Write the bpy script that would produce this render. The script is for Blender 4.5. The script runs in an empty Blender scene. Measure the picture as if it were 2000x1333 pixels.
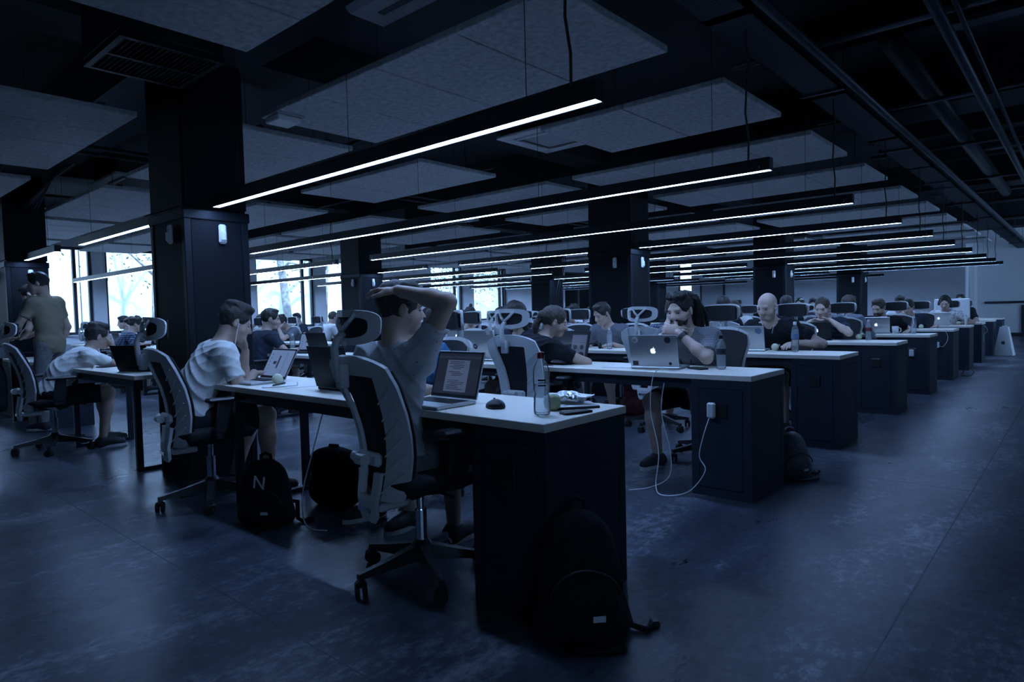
import bpy, math, random
import numpy as np
from mathutils import Matrix, Vector
random.seed(7); np.random.seed(7)
R = math.radians
SC = bpy.context.scene
COL = SC.collection

# ------------------------------------------------------------------ camera
cam_d = bpy.data.cameras.new('camera'); CAM = bpy.data.objects.new('camera', cam_d); COL.objects.link(CAM)
_y, _p, _r = R(-41.4766), R(-2.4987), R(-1.4185)
_f = Vector((math.sin(_y)*math.cos(_p), math.cos(_y)*math.cos(_p), math.sin(_p)))
_ri = Vector((math.cos(_y), -math.sin(_y), 0)); _u = _ri.cross(_f)
_rt = _ri*math.cos(_r) + _u*math.sin(_r); _up = _u*math.cos(_r) - _ri*math.sin(_r)
_m = Matrix((_rt, _up, -_f)).transposed().to_4x4(); _m.translation = (1.4618, -1.8192, 1.1559)
CAM.matrix_world = _m
cam_d.sensor_width = 36; cam_d.lens = 1271.54/2000*36; cam_d.clip_end = 300; cam_d.clip_start = .05
SC.camera = CAM

# ------------------------------------------------------------------ world, sun, exposure
W = bpy.data.worlds.new('world'); SC.world = W; W.use_nodes = True
_bg = W.node_tree.nodes['Background']; _bg.inputs[0].default_value = (.37, .61, 1.0, 1); _bg.inputs[1].default_value = 3.8
sd = bpy.data.lights.new('sun', 'SUN'); sd.energy = 7.5; sd.angle = R(1.5); sd.color = (.54, .75, 1.0)
SUN = bpy.data.objects.new('sun', sd); COL.objects.link(SUN)
SUN.rotation_euler = Vector((-.80, 0, -.66)).to_track_quat('-Z', 'Y').to_euler()
vs = SC.view_settings
vs.view_transform = 'Standard'; vs.look = 'None'; vs.gamma = 1; vs.use_curve_mapping = False; vs.exposure = 0.0
LAMP_COL = (.31, .53, 1.0); LAMP_STR = 62.0

# ------------------------------------------------------------------ materials
MATS = {}
def mat(name, col, rough=.5, metal=0., spec=.5, var=0., vscale=8., bump=0., bscale=60., emit=None, estr=0., coat=0.):
    if name in MATS: return MATS[name]
    m = bpy.data.materials.new(name); m.use_nodes = True; nt = m.node_tree; b = nt.nodes['Principled BSDF']
    b.inputs['Base Color'].default_value = (*col, 1); b.inputs['Roughness'].default_value = rough
    b.inputs['Metallic'].default_value = metal; b.inputs['Specular IOR Level'].default_value = spec
    b.inputs['Coat Weight'].default_value = coat
    if var or bump: tc = nt.nodes.new('ShaderNodeTexCoord')
    if var:
        n = nt.nodes.new('ShaderNodeTexNoise'); n.inputs['Scale'].default_value = vscale; n.inputs['Detail'].default_value = 6
        nt.links.new(tc.outputs['Object'], n.inputs['Vector'])
        r = nt.nodes.new('ShaderNodeValToRGB'); r.color_ramp.elements[0].position = .3; r.color_ramp.elements[1].position = .7
        r.color_ramp.elements[0].color = (*[c*(1-var) for c in col], 1); r.color_ramp.elements[1].color = (*[min(1, c*(1+var)) for c in col], 1)
        nt.links.new(n.outputs['Fac'], r.inputs['Fac']); nt.links.new(r.outputs['Color'], b.inputs['Base Color'])
    if bump:
        n2 = nt.nodes.new('ShaderNodeTexNoise'); n2.inputs['Scale'].default_value = bscale; n2.inputs['Detail'].default_value = 3
        nt.links.new(tc.outputs['Object'], n2.inputs['Vector'])
        bp = nt.nodes.new('ShaderNodeBump'); bp.inputs['Strength'].default_value = bump; bp.inputs['Distance'].default_value = .02
        nt.links.new(n2.outputs['Fac'], bp.inputs['Height']); nt.links.new(bp.outputs['Normal'], b.inputs['Normal'])
    if emit:
        b.inputs['Emission Color'].default_value = (*emit, 1); b.inputs['Emission Strength'].default_value = estr
    MATS[name] = m; return m

def floor_mat():
    m = bpy.data.materials.new('polished_concrete'); m.use_nodes = True; nt = m.node_tree; b = nt.nodes['Principled BSDF']
    L = nt.links.new; N = nt.nodes.new
    tc = N('ShaderNodeTexCoord')
    n1 = N('ShaderNodeTexNoise'); n1.inputs['Scale'].default_value = .9; n1.inputs['Detail'].default_value = 8; n1.inputs['Roughness'].default_value = .65
    n2 = N('ShaderNodeTexNoise'); n2.inputs['Scale'].default_value = 14; n2.inputs['Detail'].default_value = 6; n2.inputs['Roughness'].default_value = .7
    n3 = N('ShaderNodeTexNoise'); n3.inputs['Scale'].default_value = 3.2; n3.inputs['Detail'].default_value = 6; n3.inputs['Roughness'].default_value = .58; n3.inputs['Distortion'].default_value = .15
    mp = N('ShaderNodeMapping'); mp.inputs['Scale'].default_value = (1.0, .35, 1); mp.inputs['Rotation'].default_value = (0, 0, .5)
    L(tc.outputs['Object'], mp.inputs['Vector'])
    for n in (n1, n3): L(mp.outputs['Vector'], n.inputs['Vector'])
    L(tc.outputs['Object'], n2.inputs['Vector'])
    def madd(a, k, c):
        q = N('ShaderNodeMath'); q.operation = 'MULTIPLY_ADD'; q.inputs[1].default_value = k; L(a, q.inputs[0])
        if isinstance(c, float): q.inputs[2].default_value = c
        else: L(c, q.inputs[2])
        return q.outputs[0]
    n4 = N('ShaderNodeTexNoise'); n4.inputs['Scale'].default_value = 45; n4.inputs['Detail'].default_value = 5; n4.inputs['Roughness'].default_value = .75
    mp2 = N('ShaderNodeMapping'); mp2.inputs['Scale'].default_value = (.8, .38, 1); mp2.inputs['Rotation'].default_value = (0, 0, -.9); L(tc.outputs['Object'], mp2.inputs['Vector']); L(mp2.outputs['Vector'], n4.inputs['Vector'])
    v = madd(n1.outputs['Fac'], .55, madd(n3.outputs['Fac'], .50, madd(n2.outputs['Fac'], .32, madd(n4.outputs['Fac'], .34, -.34))))
    cr = N('ShaderNodeValToRGB'); e = cr.color_ramp.elements
    e[0].position = .34; e[0].color = (.016, .020, .031, 1); e[1].position = .74; e[1].color = (.31, .335, .39, 1); x = e.new(.55); x.color = (.066, .079, .108, 1)
    L(v, cr.inputs['Fac']); L(cr.outputs['Color'], b.inputs['Base Color'])
    rr = N('ShaderNodeMapRange'); rr.inputs[1].default_value = .25; rr.inputs[2].default_value = .75; rr.inputs[3].default_value = .20; rr.inputs[4].default_value = .46
    L(n1.outputs['Fac'], rr.inputs[0]); L(rr.outputs[0], b.inputs['Roughness'])
    bp = N('ShaderNodeBump'); bp.inputs['Strength'].default_value = .12; bp.inputs['Distance'].default_value = .01
    L(n2.outputs['Fac'], bp.inputs['Height']); L(bp.outputs['Normal'], b.inputs['Normal'])
    b.inputs['Specular IOR Level'].default_value = .16
    return m

def mesh_panel_mat(name, col, holes, sc):
    """expanded-metal / perforated sheet: dark holes in a regular pattern"""
    m = bpy.data.materials.new(name); m.use_nodes = True; nt = m.node_tree; b = nt.nodes['Principled BSDF']; L = nt.links.new; N = nt.nodes.new
    tc = N('ShaderNodeTexCoord'); mp = N('ShaderNodeMapping'); mp.inputs['Rotation'].default_value = (R(45), 0, 0); L(tc.outputs['Object'], mp.inputs['Vector'])
    v = N('ShaderNodeTexVoronoi'); v.inputs['Scale'].default_value = sc; v.inputs['Randomness'].default_value = 0
    L(mp.outputs['Vector'], v.inputs['Vector'])
    cr = N('ShaderNodeValToRGB'); cr.color_ramp.interpolation = 'LINEAR'; e = cr.color_ramp.elements
    e[0].position = .30; e[0].color = (*holes, 1); e[1].position = .42; e[1].color = (*col, 1)
    L(v.outputs['Distance'], cr.inputs['Fac']); L(cr.outputs['Color'], b.inputs['Base Color'])
    b.inputs['Roughness'].default_value = .6; b.inputs['Specular IOR Level'].default_value = .12
    return m

def glass_pane_mat():
    m = bpy.data.materials.new('window_glass'); m.use_nodes = True; nt = m.node_tree; nt.nodes.clear(); L = nt.links.new; N = nt.nodes.new
    o = N('ShaderNodeOutputMaterial'); t = N('ShaderNodeBsdfTransparent'); g = N('ShaderNodeBsdfGlossy'); g.inputs['Roughness'].default_value = .02
    mx = N('ShaderNodeMixShader'); fr = N('ShaderNodeFresnel'); fr.inputs['IOR'].default_value = 1.35
    t.inputs['Color'].default_value = (.93, .97, 1, 1)
    L(fr.outputs[0], mx.inputs[0]); L(t.outputs[0], mx.inputs[1]); L(g.outputs[0], mx.inputs[2]); L(mx.outputs[0], o.inputs[0])
    return m

def clear_plastic_mat(name='clear_plastic', tint=(.97, .98, .99), dif=.14, ior=.13):
    m = bpy.data.materials.new(name); m.use_nodes = True; nt = m.node_tree; nt.nodes.clear(); L = nt.links.new; N = nt.nodes.new
    o = N('ShaderNodeOutputMaterial'); t = N('ShaderNodeBsdfTransparent'); g = N('ShaderNodeBsdfGlossy'); g.inputs['Roughness'].default_value = .10
    t.inputs['Color'].default_value = (*tint, 1); df = N('ShaderNodeBsdfTranslucent'); df.inputs['Color'].default_value = (.9, .95, 1, 1)
    d2 = N('ShaderNodeBsdfDiffuse'); d2.inputs['Color'].default_value = (.85, .9, .95, 1); ad = N('ShaderNodeMixShader'); ad.inputs[0].default_value = .5; L(df.outputs[0], ad.inputs[1]); L(d2.outputs[0], ad.inputs[2])
    m1 = N('ShaderNodeMixShader'); m1.inputs[0].default_value = dif; L(t.outputs[0], m1.inputs[1]); L(ad.outputs[0], m1.inputs[2])
    mx = N('ShaderNodeMixShader'); fr = N('ShaderNodeLayerWeight'); fr.inputs['Blend'].default_value = ior
    L(fr.outputs['Fresnel'], mx.inputs[0]); L(m1.outputs[0], mx.inputs[1]); L(g.outputs[0], mx.inputs[2]); L(mx.outputs[0], o.inputs[0])
    return m
def water_mat(): return clear_plastic_mat('water', (.94, .97, .98), .18, .15)

M = dict(
 floor=floor_mat(), glass=glass_pane_mat(), bottle=clear_plastic_mat(), water=water_mat(),
 ceil=mat('dark_ceiling', (.018, .021, .030), .8, var=.3, vscale=2),
 metal_dark=mat('dark_painted_metal', (.014, .017, .024), .45, var=.2, vscale=5),
 pipe=mat('grey_pipe', (.05, .058, .078), .45, metal=.4, var=.2, vscale=4),
 panel=mat('felt_panel', (.46, .48, .51), .9, spec=.2, var=.22, vscale=26, bump=.5, bscale=150),
 wall=mat('painted_wall', (.64, .66, .70), .8, var=.04, vscale=1.5, bump=.05, bscale=80),
 wall_white=mat('white_wall', (.82, .84, .87), .75, var=.03, vscale=1.5),
 wall_grey=mat('grey_wall', (.33, .345, .38), .8, var=.06, vscale=2),
 frame=mat('window_frame_dark', (.025, .03, .042), .4),
 column=mat('column_cladding', (.007, .009, .014), .6, spec=.2, var=.25, vscale=3),
 column_trim=mat('column_trim', (.013, .016, .024), .5, spec=.2, metal=.3),
 colmesh=mesh_panel_mat('expanded_metal', (.009, .011, .016), (.002, .0025, .004), 62),
 tray=mesh_panel_mat('perforated_tray', (.035, .042, .06), (.006, .007, .012), 45),
 black=mat('black_plastic', (.014, .016, .022), .42, var=.15, vscale=20),
 rubber=mat('rubber', (.012, .013, .016), .7),
 white=mat('white_plastic', (.66, .68, .70), .42, var=.04, vscale=12),
 desktop=mat('white_laminate', (.82, .77, .69), .38, var=.03, vscale=3),
 ped=mat('navy_cabinet', (.024, .031, .050), .6, spec=.2, var=.12, vscale=4),
 legm=mat('dark_steel', (.028, .033, .045), .4, metal=.4),
 chrome=mat('chrome', (.75, .78, .82), .12, metal=1),
 silver=mat('aluminium', (.56, .58, .60), .36, metal=.75),
 lap_black=mat('laptop_black', (.009, .011, .016), .45, spec=.25),
 key=mat('keys', (.02, .022, .028), .5),
 screen_dark=mat('screen_dark', (.006, .008, .014), .12, spec=.15, emit=(.30, .42, .75), estr=.035),
 screen_page=mat('screen_page', (.02, .03, .05), .15, spec=.12, emit=(.36, .50, .88), estr=.14),
 screen_bright=mat('screen_bright', (.02, .03, .05), .15, spec=.12, emit=(.32, .50, .95), estr=.34),
 screen_text=mat('screen_text', (.02, .02, .03), .4, emit=(.2, .28, .5), estr=.05),
 logo_lit=mat('lit_logo', (.9, .93, 1), .4, emit=(.75, .88, 1), estr=1.3),
 logo_white=mat('white_print', (.75, .78, .82), .5),
 logo_dark=mat('dark_print', (.02, .025, .04), .5),
 sticker_blue=mat('blue_sticker', (.10, .17, .30), .5),
 paper=mat('paper', (.80, .80, .80), .7),
 cable_w=mat('white_cable', (.70, .72, .74), .5),
 cable_b=mat('black_cable', (.012, .013, .017), .5),
 fabric_b=mat('black_fabric', (.012, .014, .020), .9, spec=.2, var=.3, vscale=30, bump=.3, bscale=300),
 fabric_g=mat('grey_fabric', (.10, .11, .13), .9, var=.3, vscale=30),
 fabric_red=mat('dark_red_fabric', (.12, .025, .035), .9, var=.4, vscale=25),
 mesh_dark=mat('chair_mesh', (.013, .015, .021), .75, var=.3, vscale=90),
 seat=mat('seat_fabric', (.012, .014, .020), .85, bump=.2, bscale=250),
 ball=mat('tennis_ball', (.68, .71, .54), .95, spec=.1, bump=.5, bscale=220),
 apple=mat('green_apple', (.33, .37, .23), .35),
 foil=mat('foil', (.80, .82, .84), .16, metal=1, bump=.6, bscale=40),
 redcap=mat('red_cap', (.22, .012, .02), .35),
 concrete_out=mat('outdoor_concrete', (.72, .73, .74), .9, var=.18, vscale=1.2, bump=.2, bscale=12),
 ground_out=mat('outdoor_ground', (.35, .36, .33), .95, var=.3, vscale=2),
 bark=mat('bark', (.34, .33, .32), .95, var=.4, vscale=9, bump=.6, bscale=20),
 leaf=mat('leaf', (.16, .21, .13), .7, var=.4, vscale=3),
 skin=mat('skin', (.42, .295, .245), .52, var=.07, vscale=18, bump=.05, bscale=120),
 skin2=mat('skin_fair', (.50, .365, .31), .52, var=.07, vscale=18, bump=.05, bscale=120),
 hair=mat('dark_hair', (.018, .017, .018), .62, var=.5, vscale=70, bump=.6, bscale=120),
 hair_br=mat('brown_hair', (.055, .042, .036), .6, var=.5, vscale=70, bump=.6, bscale=120),
 stubble=mat('shaved_hair', (.26, .19, .165), .6),
 eye=mat('eye', (.03, .03, .035), .25),
 eyew=mat('eye_white', (.6, .6, .6), .3),
 tee_white=mat('white_tee', (.66, .67, .68), .9, spec=.15, var=.05, vscale=10, bump=.15, bscale=18),
 tee_print=mat('printed_tee', (.38, .40, .44), .9, spec=.15, var=.12, vscale=16, bump=.2, bscale=18),
 tee_black=mat('black_tee', (.014, .016, .022), .9, spec=.15, bump=.2, bscale=18),
 tee_navy=mat('navy_tee', (.030, .038, .060), .9, spec=.15, bump=.2, bscale=18),
 tee_grey=mat('grey_tee', (.13, .14, .17), .9, spec=.15, bump=.2, bscale=18),
 tee_blue=mat('blue_tee', (.05, .17, .36), .9, spec=.15, bump=.2, bscale=18),
 tee_yellow=mat('yellow_tee', (.22, .205, .15), .9, spec=.15, bump=.2, bscale=18),
 denim=mat('denim', (.04, .05, .08), .9, spec=.15, var=.2, vscale=40),
 shorts=mat('dark_shorts', (.022, .024, .032), .9, spec=.15, var=.2, vscale=30),
 shorts_lt=mat('grey_shorts', (.17, .175, .19), .9, spec=.15, var=.2, vscale=30),
 shoe=mat('dark_shoe', (.018, .02, .028), .7, var=.4, vscale=60),
 sole=mat('white_sole', (.5, .51, .53), .7),
 sock=mat('white_sock', (.6, .61, .63), .9),
)
def checker_mat(name, c1, c2, c3, sc):
    m = bpy.data.materials.new(name); m.use_nodes = True; nt = m.node_tree; b = nt.nodes['Principled BSDF']; L = nt.links.new; N = nt.nodes.new
    tc = N('ShaderNodeTexCoord')
    w1 = N('ShaderNodeTexWave'); w1.bands_direction = 'Z'; w1.inputs['Scale'].default_value = sc; w1.inputs['Distortion'].default_value = .6
    w2 = N('ShaderNodeTexWave'); w2.bands_direction = 'X'; w2.inputs['Scale'].default_value = sc; w2.inputs['Distortion'].default_value = .6
    L(tc.outputs['Object'], w1.inputs['Vector']); L(tc.outputs['Object'], w2.inputs['Vector'])
    a = N('ShaderNodeMath'); a.operation = 'ADD'; L(w1.outputs['Fac'], a.inputs[0]); L(w2.outputs['Fac'], a.inputs[1])
    h = N('ShaderNodeMath'); h.operation = 'MULTIPLY'; h.inputs[1].default_value = .5; L(a.outputs[0], h.inputs[0])
    cr = N('ShaderNodeValToRGB'); cr.color_ramp.interpolation = 'CONSTANT'; e = cr.color_ramp.elements
    e[0].position = 0; e[0].color = (*c1, 1); e[1].position = .42; e[1].color = (*c2, 1); x = e.new(.74); x.color = (*c3, 1)
    L(h.outputs[0], cr.inputs['Fac']); L(cr.outputs['Color'], b.inputs['Base Color']); b.inputs['Roughness'].default_value = .9
    return m
def hair_mat(name, c):
    m = bpy.data.materials.new(name); m.use_nodes = True; nt = m.node_tree; b = nt.nodes['Principled BSDF']; L = nt.links.new; N = nt.nodes.new
    tc = N('ShaderNodeTexCoord'); mp = N('ShaderNodeMapping'); mp.inputs['Scale'].default_value = (1, .25, .35); mp.inputs['Rotation'].default_value = (.5, .2, .1); L(tc.outputs['Object'], mp.inputs['Vector'])
    n = N('ShaderNodeTexNoise'); n.inputs['Scale'].default_value = 160; n.inputs['Detail'].default_value = 4; L(mp.outputs['Vector'], n.inputs['Vector'])
    r = N('ShaderNodeValToRGB'); r.color_ramp.elements[0].color = (*[q*.4 for q in c], 1); r.color_ramp.elements[1].color = (*[q*1.7 for q in c], 1); L(n.outputs['Fac'], r.inputs['Fac']); L(r.outputs['Color'], b.inputs['Base Color'])
    bp = N('ShaderNodeBump'); bp.inputs['Strength'].default_value = .7; bp.inputs['Distance'].default_value = .01; L(n.outputs['Fac'], bp.inputs['Height']); L(bp.outputs['Normal'], b.inputs['Normal']); b.inputs['Roughness'].default_value = .55; b.inputs['Specular IOR Level'].default_value = .35
    return m
M['hair'] = hair_mat('dark_hair_strands', (.020, .018, .018)); M['hair_br'] = hair_mat('brown_hair_strands', (.050, .038, .032))
M['plaid'] = checker_mat('plaid_shirt', (.012, .016, .03), (.05, .075, .14), (.14, .17, .24), 9)
M['weave'] = checker_mat('patterned_shirt', (.10, .11, .13), (.17, .18, .21), (.26, .27, .30), 30)
def spots_mat(name, base, dot, sc, lo):
    m = bpy.data.materials.new(name); m.use_nodes = True; nt = m.node_tree; b = nt.nodes['Principled BSDF']; L = nt.links.new; N = nt.nodes.new
    tc = N('ShaderNodeTexCoord'); mp = N('ShaderNodeMapping'); mp.inputs['Scale'].default_value = (1, 1, 2.2); mp.inputs['Rotation'].default_value = (0, .5, 0)
    n = N('ShaderNodeTexVoronoi'); n.inputs['Scale'].default_value = sc; L(tc.outputs['Object'], mp.inputs['Vector']); L(mp.outputs['Vector'], n.inputs['Vector'])
    cr = N('ShaderNodeValToRGB'); e = cr.color_ramp.elements; e[0].position = lo; e[0].color = (*dot, 1); e[1].position = lo+.04; e[1].color = (*base, 1)
    L(n.outputs['Distance'], cr.inputs['Fac']); L(cr.outputs['Color'], b.inputs['Base Color']); b.inputs['Roughness'].default_value = .9
    n2 = N('ShaderNodeTexNoise'); n2.inputs['Scale'].default_value = 18; L(tc.outputs['Object'], n2.inputs['Vector'])
    bp = N('ShaderNodeBump'); bp.inputs['Strength'].default_value = .2; bp.inputs['Distance'].default_value = .02; L(n2.outputs['Fac'], bp.inputs['Height']); L(bp.outputs['Normal'], b.inputs['Normal'])
    return m
M['tee_print'] = spots_mat('small_print_tee', (.42, .44, .48), (.14, .15, .19), 24, .10)
M['floral'] = spots_mat('floral_shirt', (.68, .69, .70), (.10, .12, .16), 22, .30)

# ------------------------------------------------------------------ mesh helpers
class MB:
    def __init__(s): s.v = []; s.f = []
    def add(s, vs, fs):
        o = len(s.v); s.v += [tuple(v) for v in vs]; s.f += [tuple(i+o for i in f) for f in fs]; return s
    def box(s, x0, x1, y0, y1, z0, z1, c=0.):
        if c <= 0:
            return s.add([(x0,y0,z0),(x1,y0,z0),(x1,y1,z0),(x0,y1,z0),(x0,y0,z1),(x1,y0,z1),(x1,y1,z1),(x0,y1,z1)],
                  [(0,3,2,1),(4,5,6,7),(0,1,5,4),(1,2,6,5),(2,3,7,6),(3,0,4,7)])
        p = [(x0+c,y0),(x1-c,y0),(x1,y0+c),(x1,y1-c),(x1-c,y1),(x0+c,y1),(x0,y1-c),(x0,y0+c)]
        q = [(x0+c,y0+c),(x1-c,y0+c),(x1-c,y0+c),(x1-c,y1-c),(x1-c,y1-c),(x0+c,y1-c),(x0+c,y1-c),(x0+c,y0+c)]
        V = [(a,b,z0) for a,b in q]+[(a,b,z0+c) for a,b in p]+[(a,b,z1-c) for a,b in p]+[(a,b,z1) for a,b in q]
        F = [(0,6,4,2)[:] if 0 else (7,5,3,1), (24,26,28,30)]
        F = [(1,7,5,3), (25,27,29,31)]
        for r in range(3):
            for i in range(8):
                j = (i+1) % 8; F.append((r*8+i, r*8+j, r*8+8+j, r*8+8+i))
        return s.add(V, F)
    def prism(s, poly, y0, y1, axis='y', M4=None):
        """extrude a closed polygon; axis y: poly in (x,z); axis z: poly in (x,y); axis x: poly in (y,z)"""
        n = len(poly)
        def mk(p, t):
            if axis == 'y': return (p[0], t, p[1])
            if axis == 'z': return (p[0], p[1], t)
            return (t, p[0], p[1])
        V = [mk(p, y0) for p in poly]+[mk(p, y1) for p in poly]
        F = [tuple(range(n))[::-1], tuple(range(n, 2*n))]+[(i, (i+1) % n, n+(i+1) % n, n+i) for i in range(n)]
        if axis == 'y': F = [f[::-1] for f in F]
        if M4 is not None: V = [tuple(M4 @ Vector(v)) for v in V]
        return s.add(V, F)
    def tube(s, pts, r, n=8, cap=True):
        pts = [Vector(p) for p in pts]; rs = r if isinstance(r, (list, tuple)) else [r]*len(pts)
        up = Vector((0,0,1)); V = []; F = []; prev = None
        for i, p in enumerate(pts):
            d = (pts[min(i+1, len(pts)-1)]-pts[max(i-1, 0)]).normalized()
            if prev is None:
                a = d.cross(up if abs(d.z) < .95 else Vector((1,0,0))).normalized()
            else:
                a = (prev-d*prev.dot(d)); a = a.normalized() if a.length > 1e-6 else d.cross(up).normalized()
            prev = a; b = d.cross(a)
            for k in range(n):
                t = 2*math.pi*k/n; V.append(p+(a*math.cos(t)+b*math.sin(t))*rs[i])
        m = len(pts)
        for i in range(m-1):
            for k in range(n):
                l = (k+1) % n; F.append((i*n+k, i*n+l, (i+1)*n+l, (i+1)*n+k))
        if cap: F += [tuple(range(n))[::-1], tuple(range((m-1)*n, m*n))]
        return s.add(V, F)
    def lathe(s, prof, n=20, c=(0,0,0)):
        V = []; F = []; m = len(prof)
        for r, z in prof:
            for k in range(n):
                t = 2*math.pi*k/n; V.append((c[0]+r*math.cos(t), c[1]+r*math.sin(t), c[2]+z))
        for i in range(m-1):
            for k in range(n):
                l = (k+1) % n; F.append((i*n+k, i*n+l, (i+1)*n+l, (i+1)*n+k))
        F += [tuple(range(n))[::-1], tuple(range((m-1)*n, m*n))]
        return s.add(V, F)
    def sphere(s, c, r, n=16, m=10):
        rx, ry, rz = r if isinstance(r, (list, tuple)) else (r, r, r)
        V = [(c[0], c[1], c[2]-rz)]; F = []
        for i in range(1, m):
            a = -math.pi/2+math.pi*i/m
            for k in range(n):
                t = 2*math.pi*k/n; V.append((c[0]+rx*math.cos(a)*math.cos(t), c[1]+ry*math.cos(a)*math.sin(t), c[2]+rz*math.sin(a)))
        V.append((c[0], c[1], c[2]+rz)); T = len(V)-1
        for k in range(n): F.append((0, 1+(k+1) % n, 1+k))
        for i in range(m-2):
            for k in range(n):
                l = (k+1) % n; F.append((1+i*n+k, 1+i*n+l, 1+(i+1)*n+l, 1+(i+1)*n+k))
        for k in range(n): F.append((T, 1+(m-2)*n+k, 1+(m-2)*n+(k+1) % n))
        return s.add(V, F)
    def xf(s, M4):
        s.v = [tuple(M4 @ Vector(v)) for v in s.v]; return s
    def mesh(s, name, smooth=False):
        me = bpy.data.meshes.new(name); me.from_pydata(s.v, [], s.f); me.update()
        if smooth:
            me.polygons.foreach_set('use_smooth', [True]*len(me.polygons))
            me.update()
        return me

def obj(name, mb, m, parent=None, smooth=False, loc=None, rz=None):
    me = mb.mesh(name, smooth) if isinstance(mb, MB) else mb
    if len(me.materials) == 0: me.materials.append(M[m] if isinstance(m, str) else m)
    o = bpy.data.objects.new(name, me); COL.objects.link(o)
    if parent: o.parent = parent
    if loc is not None: o.location = loc
    if rz is not None: o.rotation_euler = (0, 0, rz)
    if smooth == 'auto':
        pass
    return o
def tag(o, label, cat, group=None):
    o['label'] = label; o['category'] = cat
    if group: o['group'] = group
    return o
def thing(name, label, cat, loc=(0,0,0), rz=0., group=None):
    o = bpy.data.objects.new(name, None); COL.objects.link(o); o.location = loc; o.rotation_euler = (0, 0, rz); o.empty_display_size = .1
    return tag(o, label, cat, group)
def struct(name, mb, m, label=None, parent=None, smooth=False):
    o = obj(name, mb, m, parent, smooth)
    if not parent: o['kind'] = 'structure'
    if label: o['label'] = label
    return o
def dup(root, loc, rz, label=None, group=None, skip=()):
    r = root.copy(); COL.objects.link(r); r.location = loc; r.rotation_euler = (0, 0, rz)
    if label: r['label'] = label
    if group: r['group'] = group
    for ch in list(root.children):
        if ch.name.split('.')[0] in skip: continue
        c = ch.copy(); COL.objects.link(c); c.parent = r
        for g in list(ch.children):
            d = g.copy(); COL.objects.link(d); d.parent = c
    return r
_txt = {}
def text_mesh(s, size, depth=.0006):
    k = (s, size)
    if k in _txt: return _txt[k].copy()
    cu = bpy.data.curves.new('txt', 'FONT'); cu.body = s; cu.size = size; cu.extrude = depth; cu.align_x = 'CENTER'; cu.align_y = 'CENTER'; cu.resolution_u = 2
    o = bpy.data.objects.new('txt', cu); COL.objects.link(o)
    dg = bpy.context.evaluated_depsgraph_get(); me = bpy.data.meshes.new_from_object(o.evaluated_get(dg)); bpy.data.objects.remove(o)
    _txt[k] = me; return me.copy()
ORD = ['first', 'second', 'third', 'fourth', 'fifth', 'sixth', 'seventh', 'eighth', 'ninth', 'tenth', 'eleventh']
# ------------------------------------------------------------------ setting
ROWY = [0, 1.93, 3.75, 5.79, 7.69, 9.59, 11.34, 13.05, 15.02, 16.94]
LAMPY = [.29, 2.08, 3.86, 5.65, 7.42, 9.15, 10.98, 12.94, 14.59, 16.11]
DD = .556; CEIL = 3.45
M['floor_joint'] = mat('joint_filler', (.05, .06, .08), .7)
fl = struct('floor', MB().box(-14.2, 5.0, -7, 24.6, -.12, 0), 'floor')
for k, x in enumerate((-11.0, -5.2, .95)):          # saw-cut control joints
    struct('floor_joint', MB().box(x-.0025, x+.0025, -7, 21.5, -.004, .0004), 'floor_joint', parent=fl)
for k, y in enumerate((-4.2, -.62, 2.95, 6.7, 12.2)):
    struct('floor_joint', MB().box(-14, 4.9, y-.0025, y+.0025, -.004, .0004), 'floor_joint', parent=fl)
struct('ceiling', MB().box(-14.3, 5.0, -7.2, 21.8, CEIL, CEIL+.25).box(-1.45, 5.0, 21.8, 24.6, CEIL, CEIL+.25), 'ceil')
k = 0
for y in (.33, 5.75, 11.2, 16.6):
    b = MB().box(-14, 4.9, y-.3, y+.3, 3.0, CEIL); struct('trim_%d' % k, b, 'ceil', 'dark ceiling beam'); k += 1
for x in (-3.5, -8.8):
    b = MB().box(x-.22, x+.22, -7, 21.6, 3.08, CEIL); struct('trim_%d' % k, b, 'ceil', 'dark ceiling beam'); k += 1
for y in (2.1, 3.9, 7.6, 9.3, 13, 14.8, 18.5, 20.3):
    b = MB().box(-.6, 4.9, y-.09, y+.09, 3.15, CEIL); struct('trim_%d' % k, b, 'ceil', 'dark ceiling joist'); k += 1

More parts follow.
